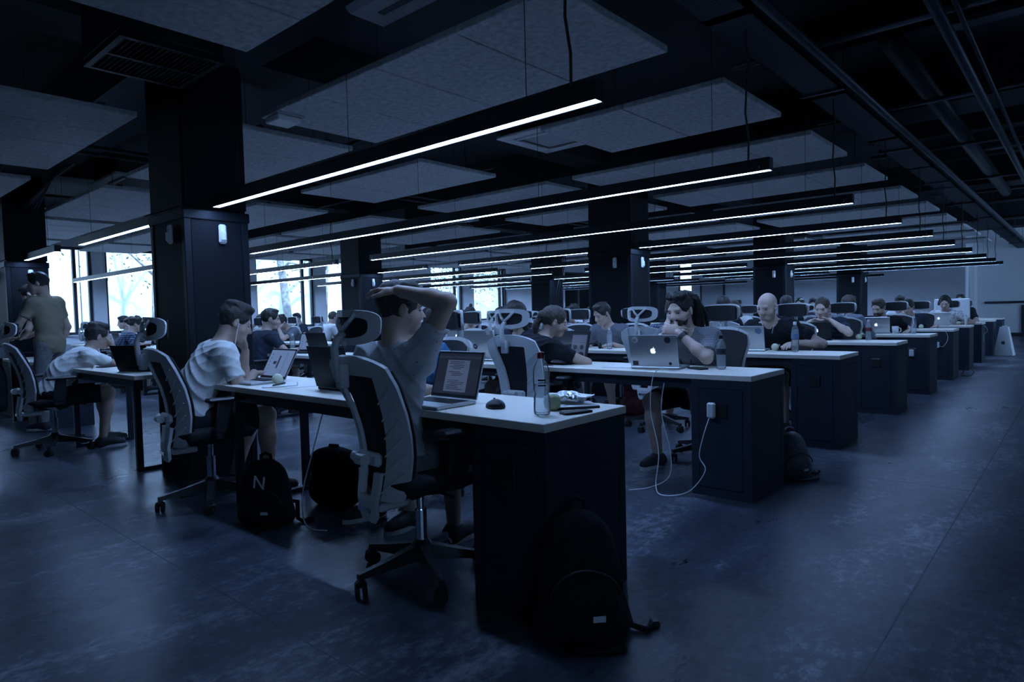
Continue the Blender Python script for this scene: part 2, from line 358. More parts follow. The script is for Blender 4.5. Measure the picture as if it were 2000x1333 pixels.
# window wall
XW = -14.0; WT, WS = 2.72, .92
WINS = [(-3.1, -1.5), (-1.1, .5), (.95, 2.60), (2.84, 4.45), (6.15, 7.78), (8.12, 9.75), (11.90, 13.31), (13.80, 15.50), (17.3, 18.6), (18.90, 21.05)]
wl = MB().box(XW-.3, XW, -7, 21.8, 0, WS).box(XW-.3, XW, -7, 21.8, WT, CEIL)
edges = [-7]+[e for w in WINS for e in w]+[21.8]
for a, b in zip(edges[0::2], edges[1::2]): wl.box(XW-.3, XW+.0, a, b, WS, WT)
struct('wall_left', wl, 'wall_white')
for i, (a, b) in enumerate(WINS):
    w = bpy.data.objects.new('window_%d' % (i+1), None); COL.objects.link(w); w['kind'] = 'structure'; w['label'] = '%s dark-framed window of the left wall counting from the front' % (ORD+['twelfth'])[i]
    fr = MB(); t = .055
    fr.box(XW-.16, XW-.08, a, b, WT-t, WT).box(XW-.16, XW-.08, a, b, WS, WS+t).box(XW-.16, XW-.08, a, a+t, WS+t, WT-t).box(XW-.16, XW-.08, b-t, b, WS+t, WT-t)
    obj('window_frame', fr, 'frame', w)
    mid = b-.30 if b-a < 2 else (a+b)/2
    obj('mullion', MB().box(XW-.16, XW-.08, mid-.03, mid+.03, WS+t, WT-t), 'frame', w)
    obj('pane', MB().box(XW-.125, XW-.115, a+t, mid-.03, WS+t, WT-t), 'glass', w)
    obj('pane', MB().box(XW-.125, XW-.115, mid+.03, b-t, WS+t, WT-t), 'glass', w)
    obj('window_sill', MB().box(XW-.08, XW+.06, a-.03, b+.03, WS-.03, WS, .006), 'wall_white', w)
struct('trim_40', MB().box(XW, XW+.22, -7, 21.5, .28, .74), 'wall_grey', 'radiator boxing under the windows')
# far walls
YB = 21.6
struct('wall_back', MB().box(-14, -10.52, YB, YB+.2, 0, CEIL).box(-9.93, -1.25, YB, YB+.2, 0, CEIL).box(-10.52, -9.93, YB, YB+.2, 0, .6).box(-10.52, -9.93, YB, YB+.2, 2.9, CEIL), 'wall')
wb = bpy.data.objects.new('window_30', None); COL.objects.link(wb); wb['kind'] = 'structure'; wb['label'] = 'narrow bright window in the back wall'
obj('window_frame', MB().box(-10.52, -10.47, YB+.05, YB+.12, .6, 2.9).box(-9.98, -9.93, YB+.05, YB+.12, .6, 2.9).box(-10.47, -9.98, YB+.05, YB+.12, .6, .65).box(-10.47, -9.98, YB+.05, YB+.12, 2.85, 2.9), 'frame', wb); obj('pane', MB().box(-10.47, -9.98, YB+.08, YB+.09, .65, 2.85), 'glass', wb)
struct('wall_end', MB().box(-1.45, -1.25, YB+.2, 24.4, 0, CEIL), 'wall_white')
struct('wall_back_right', MB().box(-1.45, 5.0, 24.4, 24.6, 0, CEIL), 'wall_white')
RW_ADDED = [(-3.9, -2.3), (5.9, 7.5), (11.2, 12.8), (13.2, 14.9), (15.2, 16.9), (17.2, 18.9), (19.2, 20.9), (21.2, 22.9)]  # out-of-view windows, added to light the far end wall and the aisle
ed = [-7]+[e for w in RW_ADDED for e in w]+[24.5]; wr_ = MB()
for a, b in zip(ed[0::2], ed[1::2]): wr_.box(4.9, 5.1, a, b, 0, CEIL)
for i, (a, b) in enumerate(RW_ADDED):
    R0, R1 = (.92, 2.72) if a < 13 else (.12, 3.15)
    wr_.box(4.9, 5.1, a, b, 0, R0).box(4.9, 5.1, a, b, R1, CEIL)
    w = bpy.data.objects.new('window_%d' % (i+40), None); COL.objects.link(w); w['kind'] = 'structure'; t = .055
    obj('window_frame', MB().box(4.96, 5.04, a, b, R1-t, R1).box(4.96, 5.04, a, b, R0, R0+t).box(4.96, 5.04, a, a+t, R0+t, R1-t).box(4.96, 5.04, b-t, b, R0+t, R1-t), 'frame', w)
    obj('pane', MB().box(4.995, 5.005, a+t, b-t, R0+t, R1-t), 'glass', w)
struct('wall_right', wr_, 'wall_grey')
struct('wall_front', MB().box(-14.2, 5.0, -7.2, -7, 0, CEIL), 'wall_grey')
struct('trim_41', MB().box(-1.05, 4.8, 24.34, 24.4, 1.06, 1.13), 'frame', 'black rail along the white wall')
struct('baseboard_back', MB().box(-1.1, 4.8, 24.37, 24.4, 0, .12), 'frame')
d2 = struct('door_2', MB().box(-.1, 1.9, 24.35, 24.40, 0, 1.0), 'frame', 'dark low opening at the far right wall')
d3 = struct('door_3', MB().box(-1.25, -1.22, 22.3, 23.3, 0, 2.3), 'wall', 'narrow pale door on the bright end wall'); obj('door_handle', MB().box(-1.22, -1.17, 22.4, 22.44, .98, 1.12, .004), 'chrome', d3)
d1 = struct('door_1', MB().box(-9.52, -8.68, YB-.05, YB, 0, 2.12), 'wall_grey', 'grey door in the back wall')
obj('door_frame', MB().box(-9.58, -9.52, YB-.07, YB, 0, 2.18).box(-8.68, -8.62, YB-.07, YB, 0, 2.18).box(-9.52, -8.68, YB-.07, YB, 2.12, 2.18), 'frame', d1)
obj('door_handle', MB().box(-8.80, -8.77, YB-.11, YB-.05, 1.0, 1.14, .004), 'chrome', d1)
o = tag(obj('wall_camera', MB().box(-8.22, -8.0, YB-.1, YB, 1.27, 1.41, .02).tube([(-8.11, YB-.09, 1.34), (-8.11, YB-.18, 1.33)], .045, 12), 'black'), 'small black box with round lens on the back wall', 'camera')

# outdoors
g = struct('ground_outside', MB().box(-60, -14.3, -30, 60, -.6, -.4), 'ground_out')
ow = thing('retaining_wall', 'tall sunlit concrete wall outside the windows', 'wall', (-20, 0, -.4))
for i in range(14):
    y0 = -18+i*4.4
    obj('concrete_slab', MB().box(-.35, 0, y0+.015, y0+4.385, 0, 3.95-.05*(i % 3), .02), 'concrete_out', ow)
obj('rubble_course', MB().box(-.1, .25, -18, 43, 0, .9, .05), 'concrete_out', ow)
def out_tree(x, y, h, r, lean, lab, crown, sd):
    rn = random.Random(sd); t = thing('outdoor_tree', lab, 'tree', (x, y, -.4))
    pts = [(lean*h*(q**1.6), .15*math.sin(q*5+sd), h*q) for q in [i/8 for i in range(9)]]
    pts = [(0, p[0], p[2]) for p in pts]
    obj('trunk', MB().tube(pts, [r*(1-.45*i/8) for i in range(9)], 10), 'bark', t, True)
    br = MB()
    top = Vector(pts[-1]); bp = []
    for i in range(9):
        a = rn.uniform(0, 6.28); l = rn.uniform(.8, 1.8); st = Vector(pts[rn.randint(5, 8)])
        e = st+Vector((math.cos(a)*l, math.sin(a)*l, rn.uniform(.0, .9))); br.tube([st, (st+e)/2+Vector((0, 0, .15)), e], [r*.35, r*.2, r*.1], 6); bp += [e, (st+e)/2]
    obj('branches', br, 'bark', t, True)
    lv = MB()
    for i in range(crown):
        c = rn.choice(bp)+Vector((rn.gauss(0, .5), rn.gauss(0, .6), rn.gauss(-.1, .4))); s = rn.uniform(.022, .042)
        u = Vector((rn.gauss(0,1), rn.gauss(0,1), rn.gauss(0,1))).normalized(); v = u.orthogonal().normalized()
        lv.add([c-u*s*1.6, c+v*s*.6, c+u*s*1.6, c-v*s*.6], [(0,1,2,3)])
    f = obj('foliage', lv, 'leaf', t); f['kind'] = 'stuff'
out_tree(-17.2, 4.9, 4.4, .11, .04, 'slim tree with leafy crown outside the leftmost windows', 900, 1)
out_tree(-17.0, 8.75, 4.8, .15, -.10, 'pale leaning trunk outside the windows behind the mesh column', 300, 2)
out_tree(-17.0, 9.85, 4.8, .17, .07, 'thick pale tree trunk leaning right outside the windows', 300, 3)
out_tree(-16.8, 16.0, 3.6, .10, .03, 'bushy tree outside the middle windows', 2200, 4)
out_tree(-17.5, 19.5, 4.2, .12, -.03, 'tree with hanging leaves outside the right-hand middle window', 900, 5)
o = tag(obj('outdoor_post', MB().box(-18.2, -17.95, 7.6, 7.95, -.4, 4.6, .01), 'concrete_out'), 'square concrete post outside behind the trunks', 'post')

# ------------------------------------------------------------------ columns
def column(x0, x1, y0, y1, lab, sensors=True):
    c = thing('column', lab, 'column', ((x0+x1)/2, (y0+y1)/2, 0), 0, 'dark clad columns'); w = (x1-x0)/2; d = (y1-y0)/2
    obj('shaft', MB().box(-w+.012, w-.012, -d+.012, d-.012, 0, 3.0), 'column', c)
    for s in (-1, 1):
        obj('upper_panel', MB().box(-w+.012, w-.012, s*d-.012, s*d, 1.96, 2.98, .002) if s > 0 else MB().box(-w+.012, w-.012, -d, -d+.012, 1.96, 2.98, .002), 'column', c)
        obj('upper_panel', MB().box(s*w-.012, s*w, -d+.012, d-.012, 1.96, 2.98, .002) if s > 0 else MB().box(-w, -w+.012, -d+.012, d-.012, 1.96, 2.98, .002), 'column', c)
    for z0, z1 in ((.03, .76), (.82, 1.87)):
        obj('mesh_panel', MB().box(w-.012, w-.002, -d+.05, d-.05, z0, z1), 'colmesh', c)
        obj('mesh_panel', MB().box(-w+.05, w-.05, -d+.002, -d+.012, z0, z1), 'colmesh', c)
    fr = MB()
    for sx in (-1, 1):
        for sy in (-1, 1): fr.box(sx*(w-.022)-.025, sx*(w-.022)+.025, sy*(d-.022)-.025, sy*(d-.022)+.025, 0, 1.88, .004)
    obj('corner_frame', fr, 'column_trim', c)
    for z in (1.87, .76):
        h = .07 if z > 1 else .05
        obj('collar', MB().box(-w-.012, w+.012, -d-.012, d+.012, z, z+h, .006), 'column_trim', c)
    if sensors:
        for s in (0, 1):
            k = MB(); k.box(-.028, .028, -.03, .0, -.07, .07, .012).box(-.022, .022, -.045, -.02, -.055, .02, .012)
            if s: k.xf(Matrix.Translation((w+.002, .03, 1.775)) @ Matrix.Rotation(R(90), 4, 'Z'))
            else: k.xf(Matrix.Translation((.10, -d-.002, 1.775)))
            obj('sensor', k, 'white', c)
    return c
column(-3.85, -3.25, .10, .56, 'big mesh-clad dark column nearest the camera')
column(-3.60, -2.95, 5.51, 6.00, 'dark column standing in the fourth desk row near the aisle')
column(-3.50, -2.88, 11.05, 11.55, 'dark column standing in the seventh desk row near the aisle')
column(-3.40, -2.82, 16.40, 17.0, 'dark column farthest down the aisle side')
column(-9.60, -8.52, .10, .54, 'dark column cut by the left edge of the picture')
column(-9.10, -8.50, 5.30, 5.81, 'dark column behind the head of the man with raised arm')
column(-9.10, -8.50, 10.92, 11.45, 'dark column in the middle of the window side', False)
column(-9.10, -8.50, 16.35, 16.85, 'dark column of the window side farthest back', False)

# ------------------------------------------------------------------ acoustic panels
def apanel(x0, x1, y0, y1, lab, z=2.6):
    c = thing('acoustic_panel', lab, 'ceiling panel', ((x0+x1)/2, (y0+y1)/2, z), 0, 'suspended acoustic panels'); w = x1-x0; d = y1-y0
    n = max(1, round(w/.62)); t = w/n
    for i in range(n):
        obj('tile', MB().box(-w/2+i*t+.004, -w/2+(i+1)*t-.004, -d/2, d/2, 0, .04, .005), 'panel', c)
    obj('back_rail', MB().box(-w/2+.05, w/2-.05, -d*.3-.02, -d*.3+.02, .04, .07).box(-w/2+.05, w/2-.05, d*.3-.02, d*.3+.02, .04, .07), 'metal_dark', c)
    for sx in (-1, 1):
        for sy in (-1, 1): obj('hanger', MB().tube([(sx*w*.38, sy*d*.3, .06), (sx*w*.38, sy*d*.3, CEIL-z)], .003, 5), 'cable_b', c)
PY = [(-1.08, -.05), (.57, 1.59), (2.30, 3.35), (4.06, 5.18), (5.84, 6.90), (7.66, 8.72), (9.40, 10.5), (11.2, 12.3), (13.1, 14.1), (14.8, 15.8), (17.0, 18.0)]
XC = {0: [(-1.97, -.31, 'over the aisle end'), (-5.85, -3.57, 'left of the first column')],
      1: [(-3.02, -.32, 'over the aisle end'), (-5.75, -3.34, 'left of the first column')],
      2: [(-1.83, -.30, 'over the aisle end'), (-5.40, -3.27, 'mid block')]}
for i, (y0, y1) in enumerate(PY):
    xs = XC.get(i, [(-2.80, -.30, 'over the aisle end'), (-5.40, -3.15, 'mid block')])
    xs = xs+[(-9.0, -6.45, 'between the two desk blocks'), (-11.7, -9.3, 'over the window-side desks'), (-13.7, -12.0, 'close to the windows')]
    for (a, b, w) in xs:
        if i > 8 and a < -10: continue
        apanel(a, b, y0, y1, 'grey felt ceiling panel %s, %s from the front' % (w, ORD[i]))

# ------------------------------------------------------------------ linear lamps
lamp_em = mat('lamp_diffuser', (.9, .95, 1), .5, emit=LAMP_COL, estr=LAMP_STR)
ZL = 1.953
def lamp(x0, x1, y, lab, cord):
    c = thing('linear_lamp', lab, 'pendant lamp', ((x0+x1)/2, y, ZL), 0, 'linear pendant lamps'); w = (x1-x0)/2
    obj('housing', MB().box(-w, w, -.030, .030, .006, .072).box(-w, w, -.030, -.0235, -.002, .006).box(-w, w, .0235, .030, -.002, .006).box(-w, -w+.004, -.0235, .0235, -.002, .006).box(w-.004, w, -.0235, .0235, -.002, .006), 'metal_dark', c)
    obj('diffuser', MB().box(-w+.004, w-.004, -.023, .023, 0, .006), lamp_em, c)
    n = max(2, round(2*w/1.6)+1)
    for i in range(n):
        x = -w+.36+(2*w-.72)*i/(n-1)
        obj('hanger_wire', MB().tube([(x, 0, .07), (x, 0, CEIL-ZL)], .0018, 5), 'cable_b', c)
    for i in range(n):
        x = -w+.06+(2*w-.12)*i/(n-1)
        obj('end_clip', MB().box(x-.004, x+.004, -.0315, -.029, .004, .03), 'chrome', c)
    if cord: obj('power_cord', MB().tube([(w-.14+.008*math.sin(i*2.1), .012*math.cos(i*1.3), .07+(CEIL-ZL-.07)*i/10) for i in range(11)], .006, 6), 'cable_b', c)
for i, y in enumerate(LAMPY):
    o = ORD[i]
    if i in (0, 3, 6, 9):
        xl = {0: -3.17, 3: -2.90, 6: -2.82, 9: -2.72}[i]
        lamp(xl, .07, y, 'long slim lamp over the %s desk row between aisle and column' % o, True)
        lamp(-6.25, xl-.78, y, 'short slim lamp over the %s desk row left of the column' % o, False)
    else:
        lamp(-6.2, .07, y, 'very long slim lamp over the %s desk row at the aisle' % o, True)
    if i in (0, 3, 6, 9):
        lamp(-8.42, -7.05, y, 'short slim lamp right of the window-side column, %s row' % o, False)
        lamp(-13.3, -9.2, y, 'slim lamp between window-side column and windows, %s row' % o, False)
    else:
        lamp(-13.3, -7.05, y, 'long slim lamp over the window-side desks, %s row' % o, True)

for i, y in ((10, 17.9), (11, 19.7)):  # extra lamp rows, added to brighten the back wall
    lamp(-6.2, -3.0, y, 'added slim lamp behind the last desk row, %s from the back wall' % ('second' if i == 10 else 'first'), False)
    lamp(-13.3, -7.05, y, 'added slim lamp behind the last desk row near the windows, %s from the back wall' % ('second' if i == 10 else 'first'), False)
# ------------------------------------------------------------------ services under the ceiling
o = thing('cable_tray', 'perforated metal cable tray running above the aisle', 'cable tray', (-.09, 0, 2.80))
for i in range(14):
    obj('tray_section', MB().box(-.13, .13, -2+i*1.9, -.012+i*1.9, 0, .006).box(-.13, -.124, -2+i*1.9, -.012+i*1.9, 0, .09).box(.124, .13, -2+i*1.9, -.012+i*1.9, 0, .09), 'tray', o)
for i in range(9): obj('tray_hanger', MB().box(-.16, .16, 1+i*2.6, 1.03+i*2.6, -.02, 0).tube([(-.15, 1.015+i*2.6, 0), (-.15, 1.015+i*2.6, .64)], .005, 6).tube([(.15, 1.015+i*2.6, 0), (.15, 1.015+i*2.6, .64)], .005, 6), 'pipe', o)
def pipe(nm, pts, r, lab, m='pipe', cat='pipe'): return tag(obj(nm, MB().tube(pts, r, 10), m, None, True), lab, cat)
pipe('service_pipe', [(.13, -3, 2.79), (.16, 22, 2.79)], .028, 'long straight pipe beside the perforated cable tray')
pipe('service_pipe', [(.80, -3, 2.82), (.80, 22, 2.82)], .034, 'long straight pipe over the open aisle')
pipe('service_pipe', [(.88, -3, 2.86), (.88, 23, 2.86)], .016, 'thin pipe alongside the pipe over the open aisle')
pipe('duct_pipe', [(.42, 3.4, 2.98), (.42, 12, 2.98)], .075, 'thick dark insulated duct between the two long pipes', 'metal_dark', 'duct')
pipe('duct_pipe', [(1.5, 0, 3.0), (1.5, 14, 3.0)], .09, 'thick dark duct at the right under the ceiling', 'metal_dark', 'duct')
for i, y in enumerate((2.9, 4.9, 7.0, 9.6, 12.4, 15.4)):
    pipe('cross_pipe', [(-.5, y, 2.90), (4.8, y, 2.90)], .022, '%s cross pipe spanning the aisle ceiling' % ORD[i])
    pipe('cross_pipe', [(-.5, y+.12, 2.93), (4.8, y+.12, 2.93)], .014, 'thin pipe next to the %s cross pipe of the aisle ceiling' % ORD[i])
for i, (y, x) in enumerate(((3.6, 1.0), (5.6, .75), (8.2, .6), (4.2, 2.0))):
    o = tag(obj('ceiling_plate', MB().box(x-.3, x+.3, y-.07, y+.07, 3.02, 3.05, .004), 'pipe'), 'flat grey bracket plate under the aisle ceiling, %s from the front' % ORD[i], 'bracket')
for i, x in enumerate((-6.35, -6.05, -9.25)):
    pipe('ceiling_pipe', [(x, -6, 2.92), (x, 21.5, 2.92)], .02, 'thin ceiling pipe %s between the desk blocks' % ('on the left', 'on the right', 'over the window side')[i], 'metal_dark')
for i, y in enumerate((1.9, 3.65, 5.45, 7.2, 8.9)):
    pipe('ceiling_pipe', [(-13.8, y, 2.80), (-3.6, y, 2.80)], .018, '%s crosswise conduit above the lamps counted from the front' % ORD[i], 'metal_dark')
# bundle of flexible hoses by the far-left column
hs = thing('hose_bundle', 'bundle of curved cables dropping beside the far-left column', 'cables', (-8.4, .45, 2.6))
for i in range(5):
    obj('hose', MB().tube([(1.7, .2+.03*i, .50-.02*i), (1.1, .12+.02*i, .42+.01*i), (.6, .02+.01*i, .30+.03*i), (.2, -.10+.03*i, .10+.02*i), (-.10, -.18+.04*i, -.03)], .016, 7), 'pipe' if i < 2 else 'metal_dark', hs, True)
cb = thing('cable_loop', 'loose black cables hanging from the ceiling by the middle column', 'cables', (-8.44, 11.0, 2.0))
for i in range(3): obj('cable', MB().tube([(.1, .02+.1*i, .9), (.16, .1+.1*i, .45), (.12, .12+.05*i, .1), (.05, .05+.1*i, -.3), (.03, .1*i, -.6)], .012, 6), 'cable_b', cb, True)
# air-conditioning
ac = thing('duct_grille', 'dark duct end with slatted grille above the nearest column', 'air grille', (-2.55, -.31, 2.62))
obj('duct_box', MB().box(-.30, .30, -.27, .27, .035, .5, .005), 'metal_dark', ac)
obj('grille_frame', MB().box(-.30, .30, -.27, -.24, 0, .035).box(-.30, .30, .24, .27, 0, .035).box(-.30, -.27, -.24, .24, 0, .035).box(.27, .30, -.24, .24, 0, .035).box(-.012, .012, -.24, .24, 0, .035), 'column_trim', ac)
for i in range(18):
    y = -.225+i*.0265
    obj('slat', MB().add([(-.27, y-.008, .004), (.27, y-.008, .004), (.27, y+.008, .026), (-.27, y+.008, .026), (-.27, y-.006, .002), (.27, y-.006, .002), (.27, y+.01, .024), (-.27, y+.01, .024)], [(0,1,2,3), (7,6,5,4), (0,4,5,1), (3,2,6,7)]), 'column_trim', ac)
def cassette(x, y, z, w, lab):
    c = thing('air_conditioner', lab, 'air conditioner', (x, y, z), 0)
    obj('body', MB().box(-w*.46, w*.46, -w*.46, w*.46, .03, .26), 'metal_dark', c)
    f = MB()
    for s in (-1, 1): f.box(-w/2, w/2, s*w*.43-.07*w, s*w*.43+.07*w, 0, .03, .008).box(s*w*.43-.07*w, s*w*.43+.07*w, -w*.36, w*.36, 0, .03, .008)
    for sx in (-1, 1):
        for sy in (-1, 1): obj('hanger_rod', MB().tube([(sx*w*.4, sy*w*.4, .24), (sx*w*.4, sy*w*.4, CEIL-z)], .006, 6), 'pipe', c)
    obj('frame', f, 'white', c); obj('intake_grille', MB().box(-w*.28, w*.28, -w*.28, w*.28, .004, .03, .006), 'wall_grey', c)
    for s in (-1, 1): obj('louvre', MB().box(-w*.3, w*.3, s*w*.33-.02*w, s*w*.33+.02*w, -.012, .004, .003), 'white', c)
cassette(-7.35, 1.3, 2.86, .9, 'white cassette air conditioner left of the nearest column')
cassette(-6.6, 5.6, 2.70, .9, 'white cassette air conditioner in the ceiling centre')
cassette(-2.5, 3.35, 2.85, .8, 'dim cassette air conditioner between two ceiling panels')
o = thing('duct_cover', 'pale flat duct cover above the big front ceiling panel', 'duct cover', (-1.0, .42, 2.78))
obj('cover', MB().box(-.55, .55, -.14, .14, 0, .06, .03), 'wall_grey', o); obj('slot', MB().box(-.4, .4, -.02, .02, -.004, .002), 'black', o)
o = thing('sensor_box', 'small pale box under the corner of the front ceiling panel', 'sensor', (-2.86, .66, 2.545))
obj('box', MB().box(-.09, .09, -.09, .09, 0, .04, .008), 'white', o); obj('lip', MB().box(-.11, .11, -.11, .11, .04, .055, .004), 'wall_grey', o)

# ------------------------------------------------------------------ desks
def socket_plate(parent, x, y, z, k=1):
    p = obj('socket_plate', MB().box(x-.045, x+.045, y-.010, y, z-.045, z+.045, .004), 'black', parent)
    obj('socket', MB().tube([(x, y-.013, z), (x, y-.009, z)], .022, 16), 'rubber', p)
def desk(x0, x1, y, lab, ped=None, frames=(), dd=DD, z=.75):
    c = thing('desk', lab, 'desk', ((x0+x1)/2, y+dd/2, 0), 0, 'white-topped desks'); w = (x1-x0)/2; d = dd/2
    obj('tabletop', MB().box(-w, w, -d, d, z-.033, z, .0025), 'desktop', c)
    obj('apron', MB().box(-w+.03, w-.03, -d+.05, -d+.07, z-.10, z-.033).box(-w+.03, w-.03, d-.07, d-.05, z-.10, z-.033), 'legm', c)
    if ped:
        s = 1 if ped == 'R' else -1; a, b = (w-.38, w-.003) if s > 0 else (-w+.003, -w+.38)
        p = obj('pedestal', MB().box(a+.006, b-.006, -d+.012, d-.012, 0, z-.033), 'ped', c)
        obj('front_frame', MB().box(a, a+.05, -d+.004, -d+.012, .0, z-.035).box(b-.05, b, -d+.004, -d+.012, .0, z-.035).box(a+.05, b-.05, -d+.004, -d+.012, z-.085, z-.035).box(a+.05, b-.05, -d+.004, -d+.012, 0, .05), 'ped', p)
        obj('door', MB().box(a+.053, b-.053, -d+.003, -d+.012, .053, z-.088, .002), 'ped', p)
        e0, e1 = (b-.006, b) if s > 0 else (a, a+.006)
        obj('end_frame', MB().box(e0, e1, -d+.012, -d+.06, 0, z-.035).box(e0, e1, d-.06, d-.012, 0, z-.035).box(e0, e1, -d+.06, d-.06, z-.085, z-.035).box(e0, e1, -d+.06, d-.06, 0, .05), 'ped', p)
        obj('end_panel', MB().box(e0-.002, e1-.001, -d+.063, d-.063, .053, z-.088), 'ped', p)
        socket_plate(p, (a+b)/2, -d+.004, .535)
    for fx in frames:
        q = fx-(x0+x1)/2; f = MB()
        obj('leg', MB().box(q-.022, q+.022, -d+.03, -d+.075, .03, z-.033, .003), 'legm', c)
        obj('leg', MB().box(q-.022, q+.022, d-.075, d-.03, .03, z-.033, .003), 'legm', c)
        obj('foot_rail', MB().box(q-.022, q+.022, -d+.03, d-.03, 0.0, .03, .003), 'legm', c)
    return c
for i, y in enumerate(ROWY):
    o = ORD[i]
    colr = i in (0, 3, 6, 9)
    desk(-3.20 if colr and i == 0 else (-2.8 if colr else -3.1), 0, y, 'white-topped desk with dark end cabinet at the aisle, %s row from the front' % o, 'R', (-2.47,))
    a = {0: -3.90, 3: -3.66, 6: -3.55, 9: -3.45}.get(i, -3.12)
    desk(-6.25, a, y-(.05 if i == 0 else 0), 'white-topped desk farther from the aisle, %s row from the front' % o, None, (-5.58, a-.12))
    if i < 9:
        if colr:
            desk(-8.43, -7.0, y, 'short white desk right of the window-side column, %s row' % o, 'R', (-8.2,))
            desk(-13.2, -9.15, y, 'white desk between window-side column and windows, %s row' % o, None, (-9.4, -11.2, -13.0))
        else:
            desk(-10.05, -7.0, y, 'white desk of the window-side block, inner half, %s row' % o, 'R', (-9.6,))
            desk(-13.2, -10.07, y, 'white desk of the window-side block, window half, %s row' % o, None, (-10.5, -12.9))
# ------------------------------------------------------------------ office chair
def solidify(V, F, t):
    V = np.array(V, float); n = len(V); N = np.zeros_like(V)
    for f in F:
        a = np.cross(V[f[1]]-V[f[0]], V[f[2]]-V[f[0]])
        for i in f: N[i] += a
    N /= np.maximum(np.linalg.norm(N, axis=1, keepdims=True), 1e-9)
    B = V-N*t; FF = list(F)+[tuple(i+n for i in f[::-1]) for f in F]
    E = {}
    for f in F:
        for a, b in zip(f, f[1:]+f[:1]): E[(a, b)] = 1
    for (a, b) in E:
        if (b, a) not in E: FF.append((b, a, a+n, b+n))
    return [tuple(v) for v in np.vstack([V, B])], FF
def chair_S(u, v):
    z = .395+.60*v
    W_ = np.interp(v, [0, .06, .35, .6, .85, 1], [.150, .172, .195, .208, .228, .212])
    y = np.interp(v, [0, .15, .3, .45, .6, .8, 1], [-.240, -.224, -.218, -.228, -.250, -.295, -.342])
    return (u*W_, y+.055*u*u, z-.045*abs(u)**3*max(0, v-.6)/.4)
def make_chair():
    c = thing('office_chair', 'x', 'office chair', (0, 0, 0), 0, 'office chairs')
    # star base
    b = MB(); b.lathe([(.0, .10), (.045, .10), (.045, .15), (.03, .17), (0, .17)], 14)
    for k in range(5):
        a = 2*math.pi*k/5+.90; d = Vector((math.cos(a), math.sin(a), 0)); n = Vector((-d.y, d.x, 0)); V = []
        for r, w, z0, z1 in ((.03, .030, .085, .15), (.17, .024, .078, .118), (.31, .016, .070, .092)):
            V += [d*r-n*w+Vector((0,0,z0)), d*r+n*w+Vector((0,0,z0)), d*r+n*w*.7+Vector((0,0,z1)), d*r-n*w*.7+Vector((0,0,z1))]
        F = [(3,2,1,0), (8,9,10,11)]
        for i in (0, 4):
            for j in range(4): F.append((i+j, i+(j+1) % 4, i+4+(j+1) % 4, i+4+j))
        b.add(V, F)
    obj('star_base', b, 'black', c)
    cm = None
    for k in range(5):
        a = 2*math.pi*k/5+.90
        if cm is None:
            q = MB()
            for s in (-1, 1): q.tube([(0, s*.006, .03), (0, s*.024, .03)], .03, 14)
            q.tube([(0, 0, .035), (0, 0, .075)], .009, 8).box(-.014, .03, -.022, .022, .044, .066, .008)
            cm = q.mesh('caster'); cm.materials.append(M['rubber'])
        obj('caster', cm, None, c, loc=(math.cos(a)*.30, math.sin(a)*.30, 0), rz=a+1.2)
    obj('gas_lift', MB().tube([(0, 0, .15), (0, 0, .30)], .026, 14).tube([(0, 0, .30), (0, 0, .40)], .016, 14), 'chrome', c)
    obj('tilt_mechanism', MB().box(-.09, .09, -.14, .10, .385, .425, .01).tube([(.05, 0, .40), (.22, .02, .39)], .006, 6), 'black', c)
    st = MB()
    V = []; F = []; nu, nv = 14, 14
    for j in range(nv+1):
        for i in range(nu+1):
            x = (i/nu*2-1); y = (j/nv*2-1); e = max(abs(x), abs(y))**6
            V.append((x*.245*(1-.06*max(0, y))*(1-.16*y**4), y*.235*(1-.16*x**4)+.02, .492-.03*e+.010*x*x-(.02*max(0, y-.5)*2)))
    F = [(j*(nu+1)+i, j*(nu+1)+i+1, (j+1)*(nu+1)+i+1, (j+1)*(nu+1)+i) for j in range(nv) for i in range(nu)]
    V, F = solidify(V, F, .055); st.add(V, F); obj('seat', st, 'seat', c, True)
    # back frame
    V = []; F = []; nv = 26; US = []
    fr = MB()
    def inner(v): return float(np.interp(v, [0, .12, .35, .7, .92, 1], [.36, .36, .40, .50, .56, .56]))
    for s in (-1, 1):
        V = []; F = []; nc = 7
        for j in range(nv+1):
            v = j/nv
            for i in range(nc+1):
                u = inner(v)+(1-inner(v))*i/nc
                V.append(chair_S(s*u, v))
        for j in range(nv):
            for i in range(nc):
                f = (j*(nc+1)+i, j*(nc+1)+i+1, (j+1)*(nc+1)+i+1, (j+1)*(nc+1)+i); F.append(f if s < 0 else f[::-1])
        if s < 0: F = [f[::-1] for f in F]; F = [f for f in F]
        F = [f[::-1] for f in F] if s > 0 else F
        V, F = solidify(V, F, .016 if s > 0 else -.016); fr.add(V, F)
    V = []; F = []
    for j, v in enumerate((.87, .91, .955, 1.0)):
        for i in range(13):
            u = -.62+1.24*i/12; p = chair_S(u, min(v, 1.)); V.append(p)
    for j in range(3):
        for i in range(12): F.append((j*13+i, j*13+i+1, (j+1)*13+i+1, (j+1)*13+i))
    V, F = solidify(V, F, .018); fr.add(V, F)
    rb = fr
    for s in (-1, 1):
        for k in range(6):
            v0 = .06+k*.125; pts = []
            for t in (0, .33, .66, 1):
                v = v0+.15*t; ui = inner(min(v, 1)); u = ui+.05+(.88-ui)*t; p = chair_S(s*u, min(v, .96)); pts.append((p[0], p[1]-.0145, p[2]))
            rb.tube(pts, .0036, 5)
    obj('back_frame', fr, 'white', c, False)
    V = []; F = []
    for j in range(15):
        v = .08+.86*j/14
        for i in range(9):
            u = (-1+2*i/8)*(inner(v)+.04); p = chair_S(u, v); V.append((p[0], p[1]+.006, p[2]))
